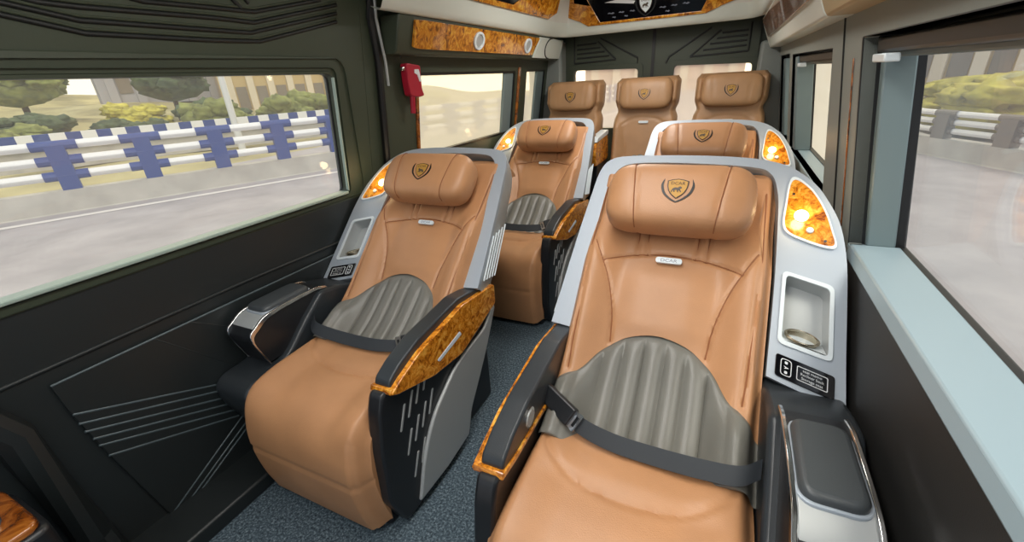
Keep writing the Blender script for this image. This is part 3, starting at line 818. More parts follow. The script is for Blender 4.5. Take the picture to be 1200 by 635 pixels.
g.plate([rpoly(pan, 0.01)], 0.0, 0.010, lowp)
lines = [[(0.26, 0.514), (0.587, 0.365)], [(0.261, 0.484), (0.58, 0.344)], [(0.263, 0.457), (0.571, 0.318)], [(0.269, 0.428), (0.564, 0.295)], [(0.272, 0.403), (0.555, 0.271)], [(0.278, 0.363), (0.548, 0.249)],
         [(0.335, 0.079), (0.575, 0.207)], [(0.358, 0.05), (0.579, 0.177)], [(0.378, 0.034), (0.579, 0.152)]]
lines = [[(0.26, 0.514), (0.64, 0.341)], [(0.261, 0.484), (0.63, 0.322)], [(0.263, 0.457), (0.62, 0.297)], [(0.269, 0.428), (0.61, 0.275)], [(0.272, 0.403), (0.60, 0.251)], [(0.278, 0.363), (0.59, 0.230)],
         [(0.335, 0.079), (0.62, 0.231)], [(0.358, 0.065), (0.62, 0.200)], [(0.378, 0.06), (0.62, 0.180)], [(0.468, 0.604), (0.64, 0.395)], [(0.56, 0.604), (0.76, 0.46)]]
for i, l in enumerate(lines):
    l = [L_(*p) for p in l]
    g.tube([lowp(p[0], p[1], 0.008) for p in l], 0.0042 if i < 9 else 0.003, 6, mi=1 if i < 9 else 0)
g.tube([lowp(*L_(*p), 0.0) for p in [(-0.6, 0.643), (0.186, 0.643), (0.756, 0.645), (1.40, 0.633)]], 0.006, 8, mi=0)
g.tube([lowp(*L_(*p), 0.009) for p in [(0.253, 0.604), (1.39, 0.602)]], 0.0035, 6, mi=1)
g.build('lower_panel', ['door_low', 'rib'], door, bevel=0.004)
g = G().tube([(-0.835, -0.2, 0.98), (-0.835, 0.10, 0.68), (-0.835, 0.165, 0.52), (-0.835, 0.185, 0.16), (-0.80, 0.20, 0.0)], 0.038, 10)
struct(g, 'trim_2', 'door_low')

def window(name, poly, fmap, w_in, w_pane, glassm, framemat, fw=0.012, gasket=True, lip=0.004):
    root = sroot(name)
    q = np.array(poly); c = q.mean(0); 
    sc = 1 - fw * 2 / (q.max(0) - q.min(0))
    inn = [tuple(p) for p in c + (q - c) * sc]
    G().plate([poly, inn], w_in, w_pane + 0.004, fmap).build('window_frame', framemat, root, bevel=0.002)
    big = [tuple(p) for p in c + (q - c) * (1 - (1 - sc) * 0.5)]
    G().plate([big], w_pane, w_pane + 0.003, fmap).build('pane', glassm, root)
    return root
w1 = window('window_1', win1, lup, -0.002, 0.034, 'glass', 'door', fw=0.008)
G().plate([[(-0.9, wz0 + 0.001), (1.25 * kL, wz0 + 0.001), (1.25 * kL, wz0 + 0.012), (-0.9, wz0 + 0.012)]], -0.012, 0.033, lup).build('window_ledge', 'frame', w1, bevel=0.003)
G().plate([[(1.253 * kL, wz0 + 0.012), (1.259 * kL, wz0 + 0.012), (1.245 * kL, wz1 - 0.02), (1.239 * kL, wz1 - 0.02)]], -0.008, 0.005, lup).build('window_bead', 'frame', w1, bevel=0.002)
g = G().plate([[(p[0], p[1]) for p in win1], [tuple(p) for p in np.array(win1).mean(0) + (np.array(win1) - np.array(win1).mean(0)) * np.array([0.985, 0.975])]], 0.027, 0.034, lup)
g.build('window_gasket', 'rubber', w1)
# wall behind the door
wl = sroot('wall_left')
zt = 1.252 * 1.0
w2p = rpoly([(1.745 * kL, 0.86), (2.795 * kL, 0.86), (2.80 * kL, L_(0, 1.247)[1]), (1.742 * kL, L_(0, 1.247)[1])], 0.015)
w3p = rpoly([(2.985 * kL, 0.86), (3.33 * kL, 0.86), (3.335 * kL, L_(0, 1.253)[1]), (2.98 * kL, L_(0, 1.253)[1])], 0.015)
g = G().plate([[(YD, 0.775), (3.6, 0.775), (3.6, 1.76), (YD, 1.76)], w2p, w3p], 0.0, 0.05, lup)
g.build('upper_panel', 'door', wl)
G().plate([[(YD, 0.0), (3.6, 0.0), (3.6, 0.79), (YD, 0.79)]], 0.0, 0.06, lambda u, v, w: (-XW - w, u, v)).build('lower_panel', 'door_low', wl)
window('window_2', w2p, lup, 0.004, 0.036, 'glasshaze', 'rubber')
window('window_3', w3p, lup, 0.004, 0.036, 'glasshaze', 'rubber')
# curtain-like dark jamb strips beside the side windows
g = G().plate([[(2.66 * kL, 0.86), (2.79 * kL, 0.86), (2.795 * kL, 1.25), (2.665 * kL, 1.25)]], 0.012, 0.03, lup)
struct(g, 'trim_3', 'teal', bevel=0.004)
g = G().plate([[(3.19 * kL, 0.86), (3.32 * kL, 0.86), (3.325 * kL, 1.255), (3.195 * kL, 1.255)]], 0.012, 0.03, lup)
struct(g, 'trim_4', 'teal', bevel=0.004)
g = G().plate([[(1.722 * kL, 0.86), (1.742 * kL, 0.86), (1.738 * kL, 1.235), (1.718 * kL, 1.235)]], -0.008, 0.02, lup)
struct(g, 'trim_5', 'burl_dark', bevel=0.002)
g = G().plate([[(2.83 * kL, 0.86), (2.86 * kL, 0.86), (2.865 * kL, 1.27), (2.835 * kL, 1.27)]], -0.008, 0.02, lup)
struct(g, 'trim_6', 'burl_dark', bevel=0.002)
# weatherstrip between door and wall
g = G().tube([(p[0] + 0.012, p[1], p[2]) for p in [lup(1.50, 1.62, 0), lup(1.485, 1.44, 0), lup(1.515, 1.29, 0), lup(1.525, 0.9, 0), lup(1.53, 0.78, 0), (-0.835, 1.53, 0.06)]], 0.016, 8)
g.tube([(p[0] + 0.026, p[1], p[2]) for p in [lup(1.495, 1.62, 0), lup(1.50, 1.44, 0), lup(1.54, 1.29, 0), lup(1.55, 1.2, 0)]], 0.006, 6, mi=1)
struct(g, 'trim_7', ['rubber', 'silver_wing'])

# right side
wr = sroot('wall_right')
zs = 0.762; zt1 = R_f(0, 1.226)[1]
W1 = [(-0.9, zs), (1.138 * kR, zs), (1.165 * kR, zt1), (-0.9, zt1)]
W2 = [(1.50 * kR, zs + 0.02), (2.43 * kR, zs + 0.02), (2.43 * kR, R_f(0, 1.222)[1]), (1.485 * kR, R_f(0, 1.216)[1])]
W3 = [(2.55 * kR, zs + 0.02), (3.0 * kR, zs + 0.02), (3.0 * kR, R_f(0, 1.228)[1]), (2.55 * kR, R_f(0, 1.228)[1])]
g = G().plate([[(Y0, 0.74), (3.6, 0.74), (3.6, 1.76), (Y0, 1.76)], W1, W2, W3], 0.0, 0.03, rup)
g.build('upper_panel', 'wallr', wr, bevel=0.003)
g = G().plate([[(Y0, 0.0), (3.6, 0.0), (3.6, 0.755), (Y0, 0.755)]], 0.0, 0.10, lambda u, v, w: (XW + w, u, v))
g.build('lower_panel', 'wallrl', wr)
g = G().tube([rup(1.372 * kR, 1.5, -0.0), rup(1.345 * kR, 1.29, 0.0), rup(1.33 * kR, 1.1, 0.0), rup(1.31 * kR, 0.78, 0.0)], 0.004, 6)
struct(g, 'trim_8', 'rubber')
g = G().plate([[(1.212 * kR, 0.78), (1.220 * kR, 0.78), (1.230 * kR, 1.19), (1.222 * kR, 1.19)]], -0.003, 0.0, rup)
struct(g, 'trim_9', 'burl_dark', bevel=0.002)
# deep window reveals with sill
def reveal(name, poly, depth, mats, sill_over=0.0):
    q = poly; g = G()
    (ya, za), (yb, zb_), (yc, zc), (yd, zd) = q
    def strip(p0, p1, mi, th=0.012):
        a0 = rup(*p0, 0.0); a1 = rup(*p1, 0.0); b0_ = rup(*p0, depth); b1_ = rup(*p1, depth)
        return [a0, a1, b1_, b0_]
    for (p0, p1, mi) in (((ya, za), (yb, zb_), 0), ((yb, zb_), (yc, zc), 1), ((yc, zc), (yd, zd), 2)):
        st = strip(p0, p1, mi); n = (Vector(st[1]) - Vector(st[0])).cross(Vector(st[3]) - Vector(st[0])).normalized() * 0.008
        cen = Vector(((0.9), (ya + yb) / 2, 1.0))
        if n.dot(Vector(st[0]) - cen) < 0: n = -n
        vs = [Vector(p) for p in st] + [Vector(p) + n for p in st]
        g.add(vs, [(0, 1, 2, 3), (4, 7, 6, 5), (0, 4, 5, 1), (1, 5, 6, 2), (2, 6, 7, 3), (3, 7, 4, 0)], mi)
    return struct(g, name, mats)
reveal('trim_10', W1, 0.095, ['sill', 'rubber', 'rubber'])
reveal('trim_11', W2, 0.08, ['sill', 'rubber', 'rubber'])
reveal('trim_12', W3, 0.08, ['sill', 'rubber', 'rubber'])
# sill nosing
g = G().plate([[(XW - 0.006, 0.735), (XW + 0.0, zs + 0.004), (XW + 0.10, zs + 0.004), (XW + 0.10, 0.735)]], Y0, 1.125 * kR, lambda u, v, w: (u, w, v))
struct(g, 'trim_13', 'sill', bevel=0.004)
# teal jambs nearest the glass
def rjamb(name, y0, y1, zb_, zt_, w0, w1, mat):
    g = G().plate([[(y0, zb_), (y1, zb_), (y1 + 0.012, zt_), (y0 + 0.012, zt_)]], w0, w1, rup)
    return struct(g, name, mat, bevel=0.004)
rjamb('trim_14', 1.125 * kR, 1.15 * kR, zs, 1.20, 0.034, 0.092, 'teal')
rjamb('trim_15', 2.34 * kR, 2.42 * kR, zs + 0.02, 1.215, 0.012, 0.08, 'teal')
rjamb('trim_16', 2.86 * kR, 2.99 * kR, zs + 0.02, 1.215, 0.012, 0.08, 'teal')
def rwin(name, poly, gm, w):
    root = sroot(name)
    q = np.array(poly); c = q.mean(0)
    inn = [tuple(p) for p in c + (q - c) * (1 - 0.006 / (q.max(0) - q.min(0)))]
    out = [tuple(p) for p in c + (q - c) * (1 + 0.08 / (q.max(0) - q.min(0)))]
    G().plate([out, inn], w, w + 0.02, rup).build('window_frame', 'rubber', root)
    G().plate([out], w + 0.021, w + 0.025, rup).build('pane', gm, root)
    return root
rwin('window_4', W1, 'glass', 0.094)
rwin('window_5', W2, 'glasshaze', 0.08)
rwin('window_6', W3, 'glasshaze', 0.08)
# roller blinds under the window heads
def blind(name, y0, y1, z, label, hy):
    r = empty(name, (0, 0, 0), label, 'window blind')
    def bm(y, zz, w): return rup(y, zz, w)
    G().plate([[(y0, z - 0.034), (y1, z - 0.034), (y1, z - 0.004), (y0, z - 0.004)]], 0.02, 0.075, rup).build('blind_cassette', 'rubber', r, bevel=0.006)
    G().plate([[(y0, z - 0.044), (y1, z - 0.044), (y1, z - 0.031), (y0, z - 0.031)]], 0.045, 0.07, rup).build('blind_bar', 'teal', r, bevel=0.004)
    G().plate([[(hy, z - 0.052), (hy + 0.09, z - 0.052), (hy + 0.09, z - 0.036), (hy, z - 0.036)]], 0.004, 0.03, rup).build('blind_catch', 'white', r, bevel=0.003)
    return r
blind('roller_blind', -0.5, 1.14 * kR, zt1, 'dark rolled up blind with a white catch above the near sill window', 1.02 * kR)
blind('roller_blind', 1.52 * kR, 2.40 * kR, R_f(0, 1.218)[1], 'dark rolled up blind above the narrow hazy window beyond the grey pillar', 2.2 * kR)

# rear doors
def rear(y, dx0, dx1, wx0, wx1, name, ztop):
    root = sroot(name)
    def m(u, v, w): return (u, y + w, v)
    hole = rpoly([(wx0, 0.80), (wx1, 0.80), (wx1, ztop - 0.008), (wx0, ztop + 0.006)], 0.025)
    out = [(dx0, 0.02), (dx1, 0.02), (dx1, 1.72), (dx0, 1.72)]
    g = G().plate([rpoly(out, 0.01), hole], 0.0, 0.05, m)
    ring = np.array(hole); c = ring.mean(0)
    g.plate([[tuple(p) for p in c + (ring - c) * (1 + 0.07 / (ring.max(0) - ring.min(0)))], hole], -0.012, 0.002, m)
    return root, g, m, hole
r1, g, m, h = rear(3.575, -0.675, -0.018, -0.605, -0.112, 'door_2', 1.226)
def tri_lines(g, m, pts):
    for a in pts: g.tube([m(p[0], p[1], -0.002) for p in a], 0.006, 6, mi=1)
tri_lines(g, m, [[(-0.60, 1.28), (-0.60, 1.47)], [(-0.60, 1.28), (-0.28, 1.29)], [(-0.28, 1.29), (-0.42, 1.42)], [(-0.58, 1.315), (-0.33, 1.32)], [(-0.58, 1.345), (-0.365, 1.35)], [(-0.58, 1.375), (-0.40, 1.38)], [(-0.58, 1.405), (-0.43, 1.41)], [(-0.40, 1.44), (-0.12, 1.29), (-0.12, 1.24)]])
g.build('door_panel', ['door', 'ribdark'], r1, bevel=0.004)
r1w = sroot('window_7'); G().plate([h], 0.02, 0.024, m).build('pane', 'glassrear', r1w)
r2, g, m, h = rear(3.575, -0.004, 0.66, 0.138, 0.636, 'door_3', 1.214)
tri_lines(g, m, [[(0.60, 1.28), (0.60, 1.45)], [(0.24, 1.27), (0.60, 1.28)], [(0.24, 1.27), (0.42, 1.42)], [(0.32, 1.305), (0.585, 1.315)], [(0.36, 1.34), (0.585, 1.345)], [(0.40, 1.37), (0.585, 1.375)], [(0.43, 1.40), (0.585, 1.405)], [(0.08, 1.24), (0.10, 1.28), (0.36, 1.44)]])
g.build('door_panel', ['door', 'ribdark'], r2, bevel=0.004)
r2w = sroot('window_8'); G().plate([h], 0.02, 0.024, m).build('pane', 'glassrear', r2w)
struct(G().box(-0.022, 0.0, 3.57, 3.66, 0.0, 1.72), 'trim_17', 'rubber')
# pillars in the rear corners
g = G().plate([[(-0.95, 0.0), (-0.672, 0.0), (-0.672, 1.44), (-0.735, 1.44), (-0.95, 1.44)]], 3.46, 3.60, lambda u, v, w: (u, w, v))
struct(g, 'trim_18', 'pillar', bevel=0.02)
g = G().plate([[(0.95, 0.0), (0.665, 0.0), (0.665, 1.33), (0.95, 1.33)]], 3.46, 3.60, lambda u, v, w: (u, w, v))
struct(g, 'trim_19', 'pillar', bevel=0.02)
wall_rear = G().box(-0.95, 0.95, 3.63, 3.66, 1.30, 1.76); struct(wall_rear, 'wall_rear', 'door')
g = G().box(-0.95, -0.66, 3.61, 3.66, 0.0, 1.4); struct(g, 'wall_rear_left', 'door')
g = G().box(0.65, 0.95, 3.61, 3.66, 0.0, 1.4); struct(g, 'wall_rear_right', 'door')

# ------------------------------------------------------------------ ceiling tray
struct(G().box(-0.95, 0.95, Y0, 3.66, 1.76, 1.80), 'ceiling', 'ceilin')
zr = 1.45
YL = 1.42
# coved silver rim: left, rear, right
def cove(loop, mat, name):
    pass
g = G()
path = [(-0.653, -1.2), (-0.653, 3.20), (-0.60, 3.345), (-0.50, 3.36), (0.50, 3.36), (0.60, 3.345), (0.653, 3.20), (0.653, -1.2)]
path = rpoly(path, [0, 0.12, 0.05, 0.03, 0.03, 0.05, 0.12, 0], 6)
path[0] = (-0.653, YL); path[-1] = (0.653, -1.2)
def inset(pth, d):
    out = []
    n = len(pth)
    for i in range(n):
        a = Vector(pth[max(i - 1, 0)]); b = Vector(pth[min(i + 1, n - 1)])
        t = (b - a).normalized(); nn = Vector((t.y, -t.x))
        out.append((pth[i][0] + nn.x * d, pth[i][1] + nn.y * d))
    return out
rows = []
for d_, z_ in ((-0.03, 1.465), (-0.006, 1.452), (0.006, 1.450), (0.018, 1.456), (0.030, 1.476), (0.043, 1.515), (0.049, 1.535)):
    rows.append([(x, y, z_) for x, y in inset(path, d_)])
g.grid(np.array(rows))
struct(g, 'trim_20', 'ceil', ang=50)
rows2 = [[(x, y, z_) for x, y in inset(path, d_)] for d_, z_ in ((0.049, 1.535), (0.083, 1.64), (0.118, 1.75), (0.13, 1.76))]
g = G().grid(np.array(rows2)); struct(g, 'trim_21', 'ceilin', ang=50)
# burl and black glass display panels on the coved faces
def fasc_rear(u, v, w):        # u along x, v height above rim, w towards the room
    return (u, 3.33 - (v - 0.026) * 0.32 - w, zr + v)
dp = empty('ceiling_display', (0, 3.33, 1.5), 'burl framed black display with silver lion crest on the ceiling cove above the back doors', 'ceiling panel')
def loc_(f): return lambda u, v, w: tuple(np.array(f(u, v, w)) - np.array((0, 3.33, 1.5)))
fo = [(-0.56, 0.115), (-0.48, 0.085), (-0.42, 0.052), (0.33, 0.052), (0.42, 0.085), (0.52, 0.115), (0.52, 0.27), (-0.56, 0.27)]
fi = [(-0.335, 0.068), (0.30, 0.068), (0.40, 0.265), (-0.45, 0.265)]
G().plate([fo, fi], 0.0, 0.012, loc_(fasc_rear)).build('burl_frame', 'burl_top', dp, bevel=0.003)
sc_ = G().plate([fi], 0.001, 0.007, loc_(fasc_rear)).build('display_screen', 'gloss', dp)
crest(dp, 'lion_crest', lambda u, v, h: loc_(fasc_rear)(u - 0.035, v + 0.135, 0.008 + h), 1.55, pale=True)
g = G()
for tx, ux, vx in (('DRIVE  SAFE', -0.22, 0.105), ('LIMOUSINE', 0.17, 0.118)):
    pass
for (ux, vx, w_) in ((-0.26, 0.112, 0.05), (-0.19, 0.112, 0.04), (-0.12, 0.112, 0.035), (-0.24, 0.088, 0.025), (-0.16, 0.088, 0.025), (0.07, 0.112, 0.045), (0.14, 0.115, 0.04), (0.21, 0.118, 0.045), (0.10, 0.088, 0.03)):
    q = [(ux + w_ * 0.5 * a_, vx + 0.006 * b_) for a_, b_ in ((-1, -0.2), (-0.4, 0.9), (0.1, 0.1), (0.5, 0.8), (1, 0.0), (0.4, -0.9), (-0.2, -0.3))]
    g.plate([q], 0.007, 0.0085, loc_(fasc_rear))
g.build('display_lettering', 'greytext', dp)
g = G().plate([[(-0.30, 0.175), (-0.11, 0.150), (-0.10, 0.165), (-0.20, 0.185)]], 0.007, 0.0085, loc_(fasc_rear)).build('display_graphic', 'text', dp)
def fasc_left(u, v, w): return (-0.653 + 0.03 + (v - 0.026) * 0.32 + w, u, zr + v)
dl = empty('ceiling_display', (-0.6, 2.4, 1.5), 'burl framed black display along the ceiling cove above the burl side panel', 'ceiling panel')
def locl(f): return lambda u, v, w: tuple(np.array(f(u, v, w)) - np.array((-0.6, 2.4, 1.5)))
fo = [(1.45, 0.088), (3.0, 0.088), (3.12, 0.13), (3.12, 0.27), (1.45, 0.27)]
fi = [(1.55, 0.112), (2.45, 0.112), (2.75, 0.25), (1.55, 0.25)]
G().plate([fo, fi], 0.0, 0.012, locl(fasc_left)).build('burl_frame', 'burl_top', dl, bevel=0.003)
G().plate([fi], 0.001, 0.007, locl(fasc_left)).build('display_screen', 'gloss', dl)
def fasc_right(u, v, w): return (0.653 - 0.03 - (v - 0.03) * 0.60 - w, u, zr + v)
# overhead ducts
du = [(-0.652, 1.452), (-0.668, 1.40), (-0.690, 1.325), (-0.702, 1.312), (-0.765, 1.312), (-0.75, 1.452)]
g = G().plate([du], YL + 0.12, 3.46, lambda u, v, w: (u, w, v))
struct(g, 'trim_22', 'door', bevel=0.006)
def dfl(y, v, w):  # v 0..1 up the duct face
    a = Vector((-0.690, 1.325)); b = Vector((-0.655, 1.443)); p = a + (b - a) * v; n = Vector((0.959, -0.284))
    return (p.x + n.x * w, y, p.y + n.y * w)
bp_ = empty('overhead_panel', (-0.67, 2.2, 1.38), 'long burl veneer panel with two oval vents above the hazy side window', 'overhead panel')
def locp(f): return lambda u, v, w: tuple(np.array(f(u, v, w)) - np.array((-0.67, 2.2, 1.38)))
G().plate([rpoly([(1.635, 0.10), (2.90, 0.10), (2.98, 0.95), (1.635, 0.98)], [0.06, 0.03, 0.03, 0.06])], 0.0, 0.010, locp(dfl)).build('veneer', 'burl_top', bp_, bevel=0.003)
for yy in (2.17, 2.80):
    ov = [(yy + 0.052 * math.cos(a), 0.53 + 0.34 * math.sin(a)) for a in np.linspace(0, 2 * PI, 25)[:-1]]
    oi = [(yy + 0.036 * math.cos(a), 0.53 + 0.24 * math.sin(a)) for a in np.linspace(0, 2 * PI, 25)[:-1]]
    v_ = G().plate([ov, oi], 0.009, 0.018, locp(dfl)).build('oval_vent', 'white', bp_, bevel=0.002)
    G().plate([oi], 0.008, 0.013, locp(dfl)).build('vent_core', 'silver_wing', v_)
g = G().plate([[(2.93, -0.02), (3.44, -0.02), (3.44, 1.0), (2.99, 1.0)]], -0.002, 0.012, dfl)
ee = [(3.20 + 0.10 * math.cos(a), 0.5 + 0.52 * math.sin(a)) for a in np.linspace(PI / 2, 3 * PI / 2, 14)]
g.tube([dfl(p[0], p[1], 0.013) for p in ee], 0.005, 6, mi=1)
struct(g, 'trim_23', ['ceil', 'ribdark'], bevel=0.003)
dr = [(0.652, 1.452), (0.668, 1.40), (0.712, 1.298), (0.72, 1.285), (0.80, 1.285), (0.78, 1.452)]
g = G().plate([dr], 1.42, 3.46, lambda u, v, w: (u, w, v)); struct(g, 'trim_24', 'ceil', bevel=0.006)
g = G().plate([dr], -1.2, 1.41, lambda u, v, w: (u, w, v)); struct(g, 'trim_25', 'tanduct', bevel=0.006)
def dfr(y, v, w):
    a = Vector((0.712, 1.298)); b = Vector((0.655, 1.443)); p = a + (b - a) * v; n = Vector((-0.931, -0.366))
    return (p.x + n.x * w, y, p.y + n.y * w)
op = empty('overhead_panel', (0.68, 2.4, 1.38), 'brown and white marbled panel on the overhead duct above the window blinds', 'overhead panel')
def locq(f): return lambda u, v, w: tuple(np.array(f(u, v, w)) - np.array((0.68, 2.4, 1.38)))
G().plate([rpoly([(1.5, 0.28), (3.22, 0.28), (3.34, 0.95), (1.5, 0.95)], 0.04)], 0.0, 0.010, locq(dfr)).build('marbled_veneer', 'marble', op, bevel=0.003)
# dome lamp strip added unseen in the tray to brighten the seats
dm = empty('added_fill_lamp', (0.2, -0.1, 1.75), 'added unseen long white dome lamp strip in the ceiling tray', 'lamp')
G().box(-0.16, 0.16, -0.9, 1.3, -0.02, 0.009).build('fill_housing', 'white', dm, bevel=0.01)
G().box(-0.14, 0.14, -0.88, 1.28, -0.026, -0.019).build('fill_diffuser', 'fill', dm, bevel=0.003)

dm2 = empty('added_fill_lamp', (0, 2.45, 1.75), 'added unseen short white dome lamp in the ceiling tray over the rear row', 'lamp')  # unseen lamp added to brighten rear seats and tray rim
G().box(-0.16, 0.16, -0.45, 0.45, -0.02, 0.009).build('fill_housing', 'white', dm2, bevel=0.01)
G().box(-0.14, 0.14, -0.43, 0.43, -0.026, -0.019).build('fill_diffuser', 'fill', dm2, bevel=0.003)

# emergency hammer
hm = empty('emergency_hammer', (-0.79, 1.70, 1.21), 'red emergency hammer in its holder on the dark green wall by the window', 'hammer')
def hmm(u, v, w): return (w * 1.0 + LEAN * v + 0.012, u, v)
G().plate([rpoly([(-0.055, 0.075), (0.045, 0.065), (0.055, -0.03), (0.075, -0.06), (0.03, -0.065), (-0.03, -0.055), (-0.045, 0.0)], 0.012)], 0.0, 0.035, hmm).build('holder', 'red', hm, bevel=0.006)
G().tube([hmm(-0.005, 0.03, 0.022), hmm(-0.002, -0.08, 0.022), hmm(0.0, -0.13, 0.022)], 0.012, 10).build('hammer_handle', 'red', hm)
G().plate([[(-0.07, 0.06), (-0.035, 0.06), (-0.035, 0.045), (-0.07, 0.045)]], 0.012, 0.028, hmm).build('hammer_head', 'chrome', hm, bevel=0.003)
g = G().plate([[(0.0, 0.05), (0.03, 0.05), (0.05, 0.0), (0.035, 0.0), (0.02, 0.028), (0.0, 0.035)]], 0.034, 0.037, hmm); g.build('warning_sticker', 'text', hm)
g = G().tube([(-0.725 + 0.03, 1.60, 1.46), (-0.74 + 0.03, 1.585, 1.38), (-0.752 + 0.03, 1.60, 1.30)], 0.003, 6)
tag(g.build('thin_cable', 'rubber'), 'thin dark cable running down the wall above the red hammer', 'cable')

# front console corner
fc = empty('front_console', (-0.68, -0.05, 0), 'burl topped console with a chrome ring at the foot of the dark door', 'console')
g = G().plate([rpoly([(-0.12, -0.35), (0.09, -0.35), (0.09, 0.165), (-0.12, 0.165)], 0.03)], 0.0, 0.43, lambda u, v, w: (u, v, w)); g.build('console_body', 'black', fc, bevel=0.01)
G().plate([rpoly([(-0.115, -0.34), (0.085, -0.34), (0.085, 0.155), (-0.115, 0.155)], 0.03)], 0.43, 0.448, lambda u, v, w: (u, v, w)).build('veneer_top', 'burl_dark', fc, bevel=0.005)
g = G().tube([(0.0 + 0.045 * math.cos(a), 0.075 + 0.045 * math.sin(a), 0.45) for a in np.linspace(0, 2 * PI, 25)[:-1]], 0.005, 6, closed=True); g.build('cup_ring', 'chrome', fc)

# ------------------------------------------------------------------ outside
ZG = -0.75
struct(G().box(-14, 60, -60, 90, ZG - 0.3, ZG), 'road', 'road')
def barrier(name, line, label, flip, n_posts, start, pitch, htop, post_mat, grp=None, conc=0.43, seg_len=0.70, rr=0.085):
    """line: polyline (x,y) along the foot of the barrier"""
    P = np.array(line, float); d = np.concatenate([[0], np.cumsum(np.hypot(*np.diff(P, axis=0).T))])
    def at(s_): 
        s_ = float(np.clip(s_, 0, d[-1])); i = min(int(np.searchsorted(d, s_, side='right')) - 1, len(P) - 2)
        e = (P[i + 1] - P[i]) / (d[i + 1] - d[i]); return P[i] + e * (s_ - d[i]), e
    root = empty(name, (P[0][0], P[0][1], ZG), label, 'road barrier', grp)
    o = np.array([P[0][0], P[0][1], ZG])
    def pt(s_, off, z):
        p, e = at(s_); nrm = np.array([e[1], -e[0]]) * flip
        return (p[0] + nrm[0] * off - o[0], p[1] + nrm[1] * off - o[1], z)
    ss = np.concatenate([np.arange(0, d[-1], 1.0), [d[-1]]])
    sec = [(0.04, 0), (0.0, 0.02), (-0.05, conc - 0.06), (-0.05, conc), (-0.35, conc), (-0.35, 0)]
    R_ = np.array([[pt(s_, a, z) for s_ in ss] for a, z in sec])
    G().grid(R_).build('concrete_base', 'concrete', root, ang=30)
    hs = [conc + (htop - conc) * f for f in (0.30, 0.62, 0.93)]
    for h_ in hs:
        R_ = np.array([[pt(s_, -0.16 + rr * 0.9 * math.cos(a), h_ + rr * math.sin(a)) for s_ in ss] for a in np.linspace(0, 2 * PI, 11)])
        G().grid(R_).build('rail', 'railwhite', root)
    for k in range(n_posts):
        s0 = start + pitch * k
        if s0 > d[-1] - 0.5: break
        g = G()
        for h_ in hs:
            q = np.linspace(s0 - seg_len / 2, s0 + seg_len / 2, 3)
            R_ = np.array([[pt(s_, -0.16 + (rr + 0.008) * math.cos(a), h_ + (rr + 0.012) * math.sin(a)) for s_ in q] for a in np.linspace(0, 2 * PI, 11)])
            g.grid(R_)
        c0 = [pt(s0 + a, -0.16 + b, 0) for a, b in ((-0.15, -0.09), (0.15, -0.09), (0.15, 0.09), (-0.15, 0.09))]
        g.add([(p[0], p[1], conc - 0.005) for p in c0] + [(p[0], p[1], htop - 0.05) for p in c0], [(0, 1, 2, 3), (4, 5, 6, 7), (0, 1, 5, 4), (1, 2, 6, 5), (2, 3, 7, 6), (3, 0, 4, 7)])
        g.build('post', post_mat, root)
    return root
A_ = np.array((-11.93, 2.92)); B_ = np.array((-9.19, 8.85)); e_ = (B_ - A_) / np.linalg.norm(B_ - A_)
far_l = [tuple(A_ - e_ * 9), tuple(B_ + e_ * 0.5), (-7.6, 13.2), (-6.6, 18), (-6.0, 26), (-5.8, 45)]
barrier('road_barrier', far_l, 'white railed barrier with blue posts beside the lane outside the large side window', 1, 26, 9 + 1.2 - 1.37 * 3, 1.37, 1.36, 'railblue')
A2 = np.array((4.2, 12.6)); B2 = np.array((5.3, 9.9)); e2 = (B2 - A2) / np.linalg.norm(B2 - A2)
right_l = [tuple(B2 + e2 * 9), tuple(A2), (3.9, 16), (3.9, 22), (4.2, 40)]
barrier('road_barrier', right_l, 'white railed barrier with grey posts by the pale building outside the sill window', -1, 22, 0.55, 1.35, 0.86, 'postgrey', conc=0.34, seg_len=0.5, rr=0.055)
# distant checkered parapet
ga = np.array((-24.0, 0.0)); gb = np.array((-17.0, 17.0)); ge = (gb - ga) / np.linalg.norm(gb - ga)
root = empty('parapet', (-22, 6, ZG), 'low far parapet checkered blue and white behind the side barrier', 'road barrier')
for k in range(68):
    p = ga + ge * (k * 0.42 - 6); q = ga + ge * (k * 0.42 - 6 + 0.42); n_ = np.array([ge[1], -ge[0]]) * 0.12
    g = G().plate([[tuple(p - n_ - (-22, 6)), tuple(q - n_ - (-22, 6)), tuple(q + n_ - (-22, 6)), tuple(p + n_ - (-22, 6))]], 0.72, 1.2, lambda u, v, w: (u, v, w))
    g.build('parapet_block', 'railwhite' if k % 2 else 'railblue', root)
g = G().plate([[tuple(ga - ge * 6 - (-22, 6)), tuple(ga + ge * 23 - (-22, 6)), tuple(ga + ge * 23 - (-22, 6) + [-0.3, 0.1]), tuple(ga - ge * 6 - (-22, 6) + [-0.3, 0.1])]], 0.0, 0.75, lambda u, v, w: (u, v, w)); g.build('parapet_wall', 'concrete', root)
# lane line
ln = [A_ + np.array([e_[1], -e_[0]]) * 0.55 - e_ * 9, B_ + np.array([e_[1], -e_[0]]) * 0.55 + e_ * 0.5, np.array((-6.9, 13.4)), np.array((-5.8, 18.2)), np.array((-5.2, 26)), np.array((-5.0, 45))]
g = G().grid(np.array([[(p[0], p[1], ZG + 0.006) for p in ln], [(p[0] + 0.22, p[1] - 0.05, ZG + 0.006) for p in ln]])); struct(g, 'road_line', 'line')
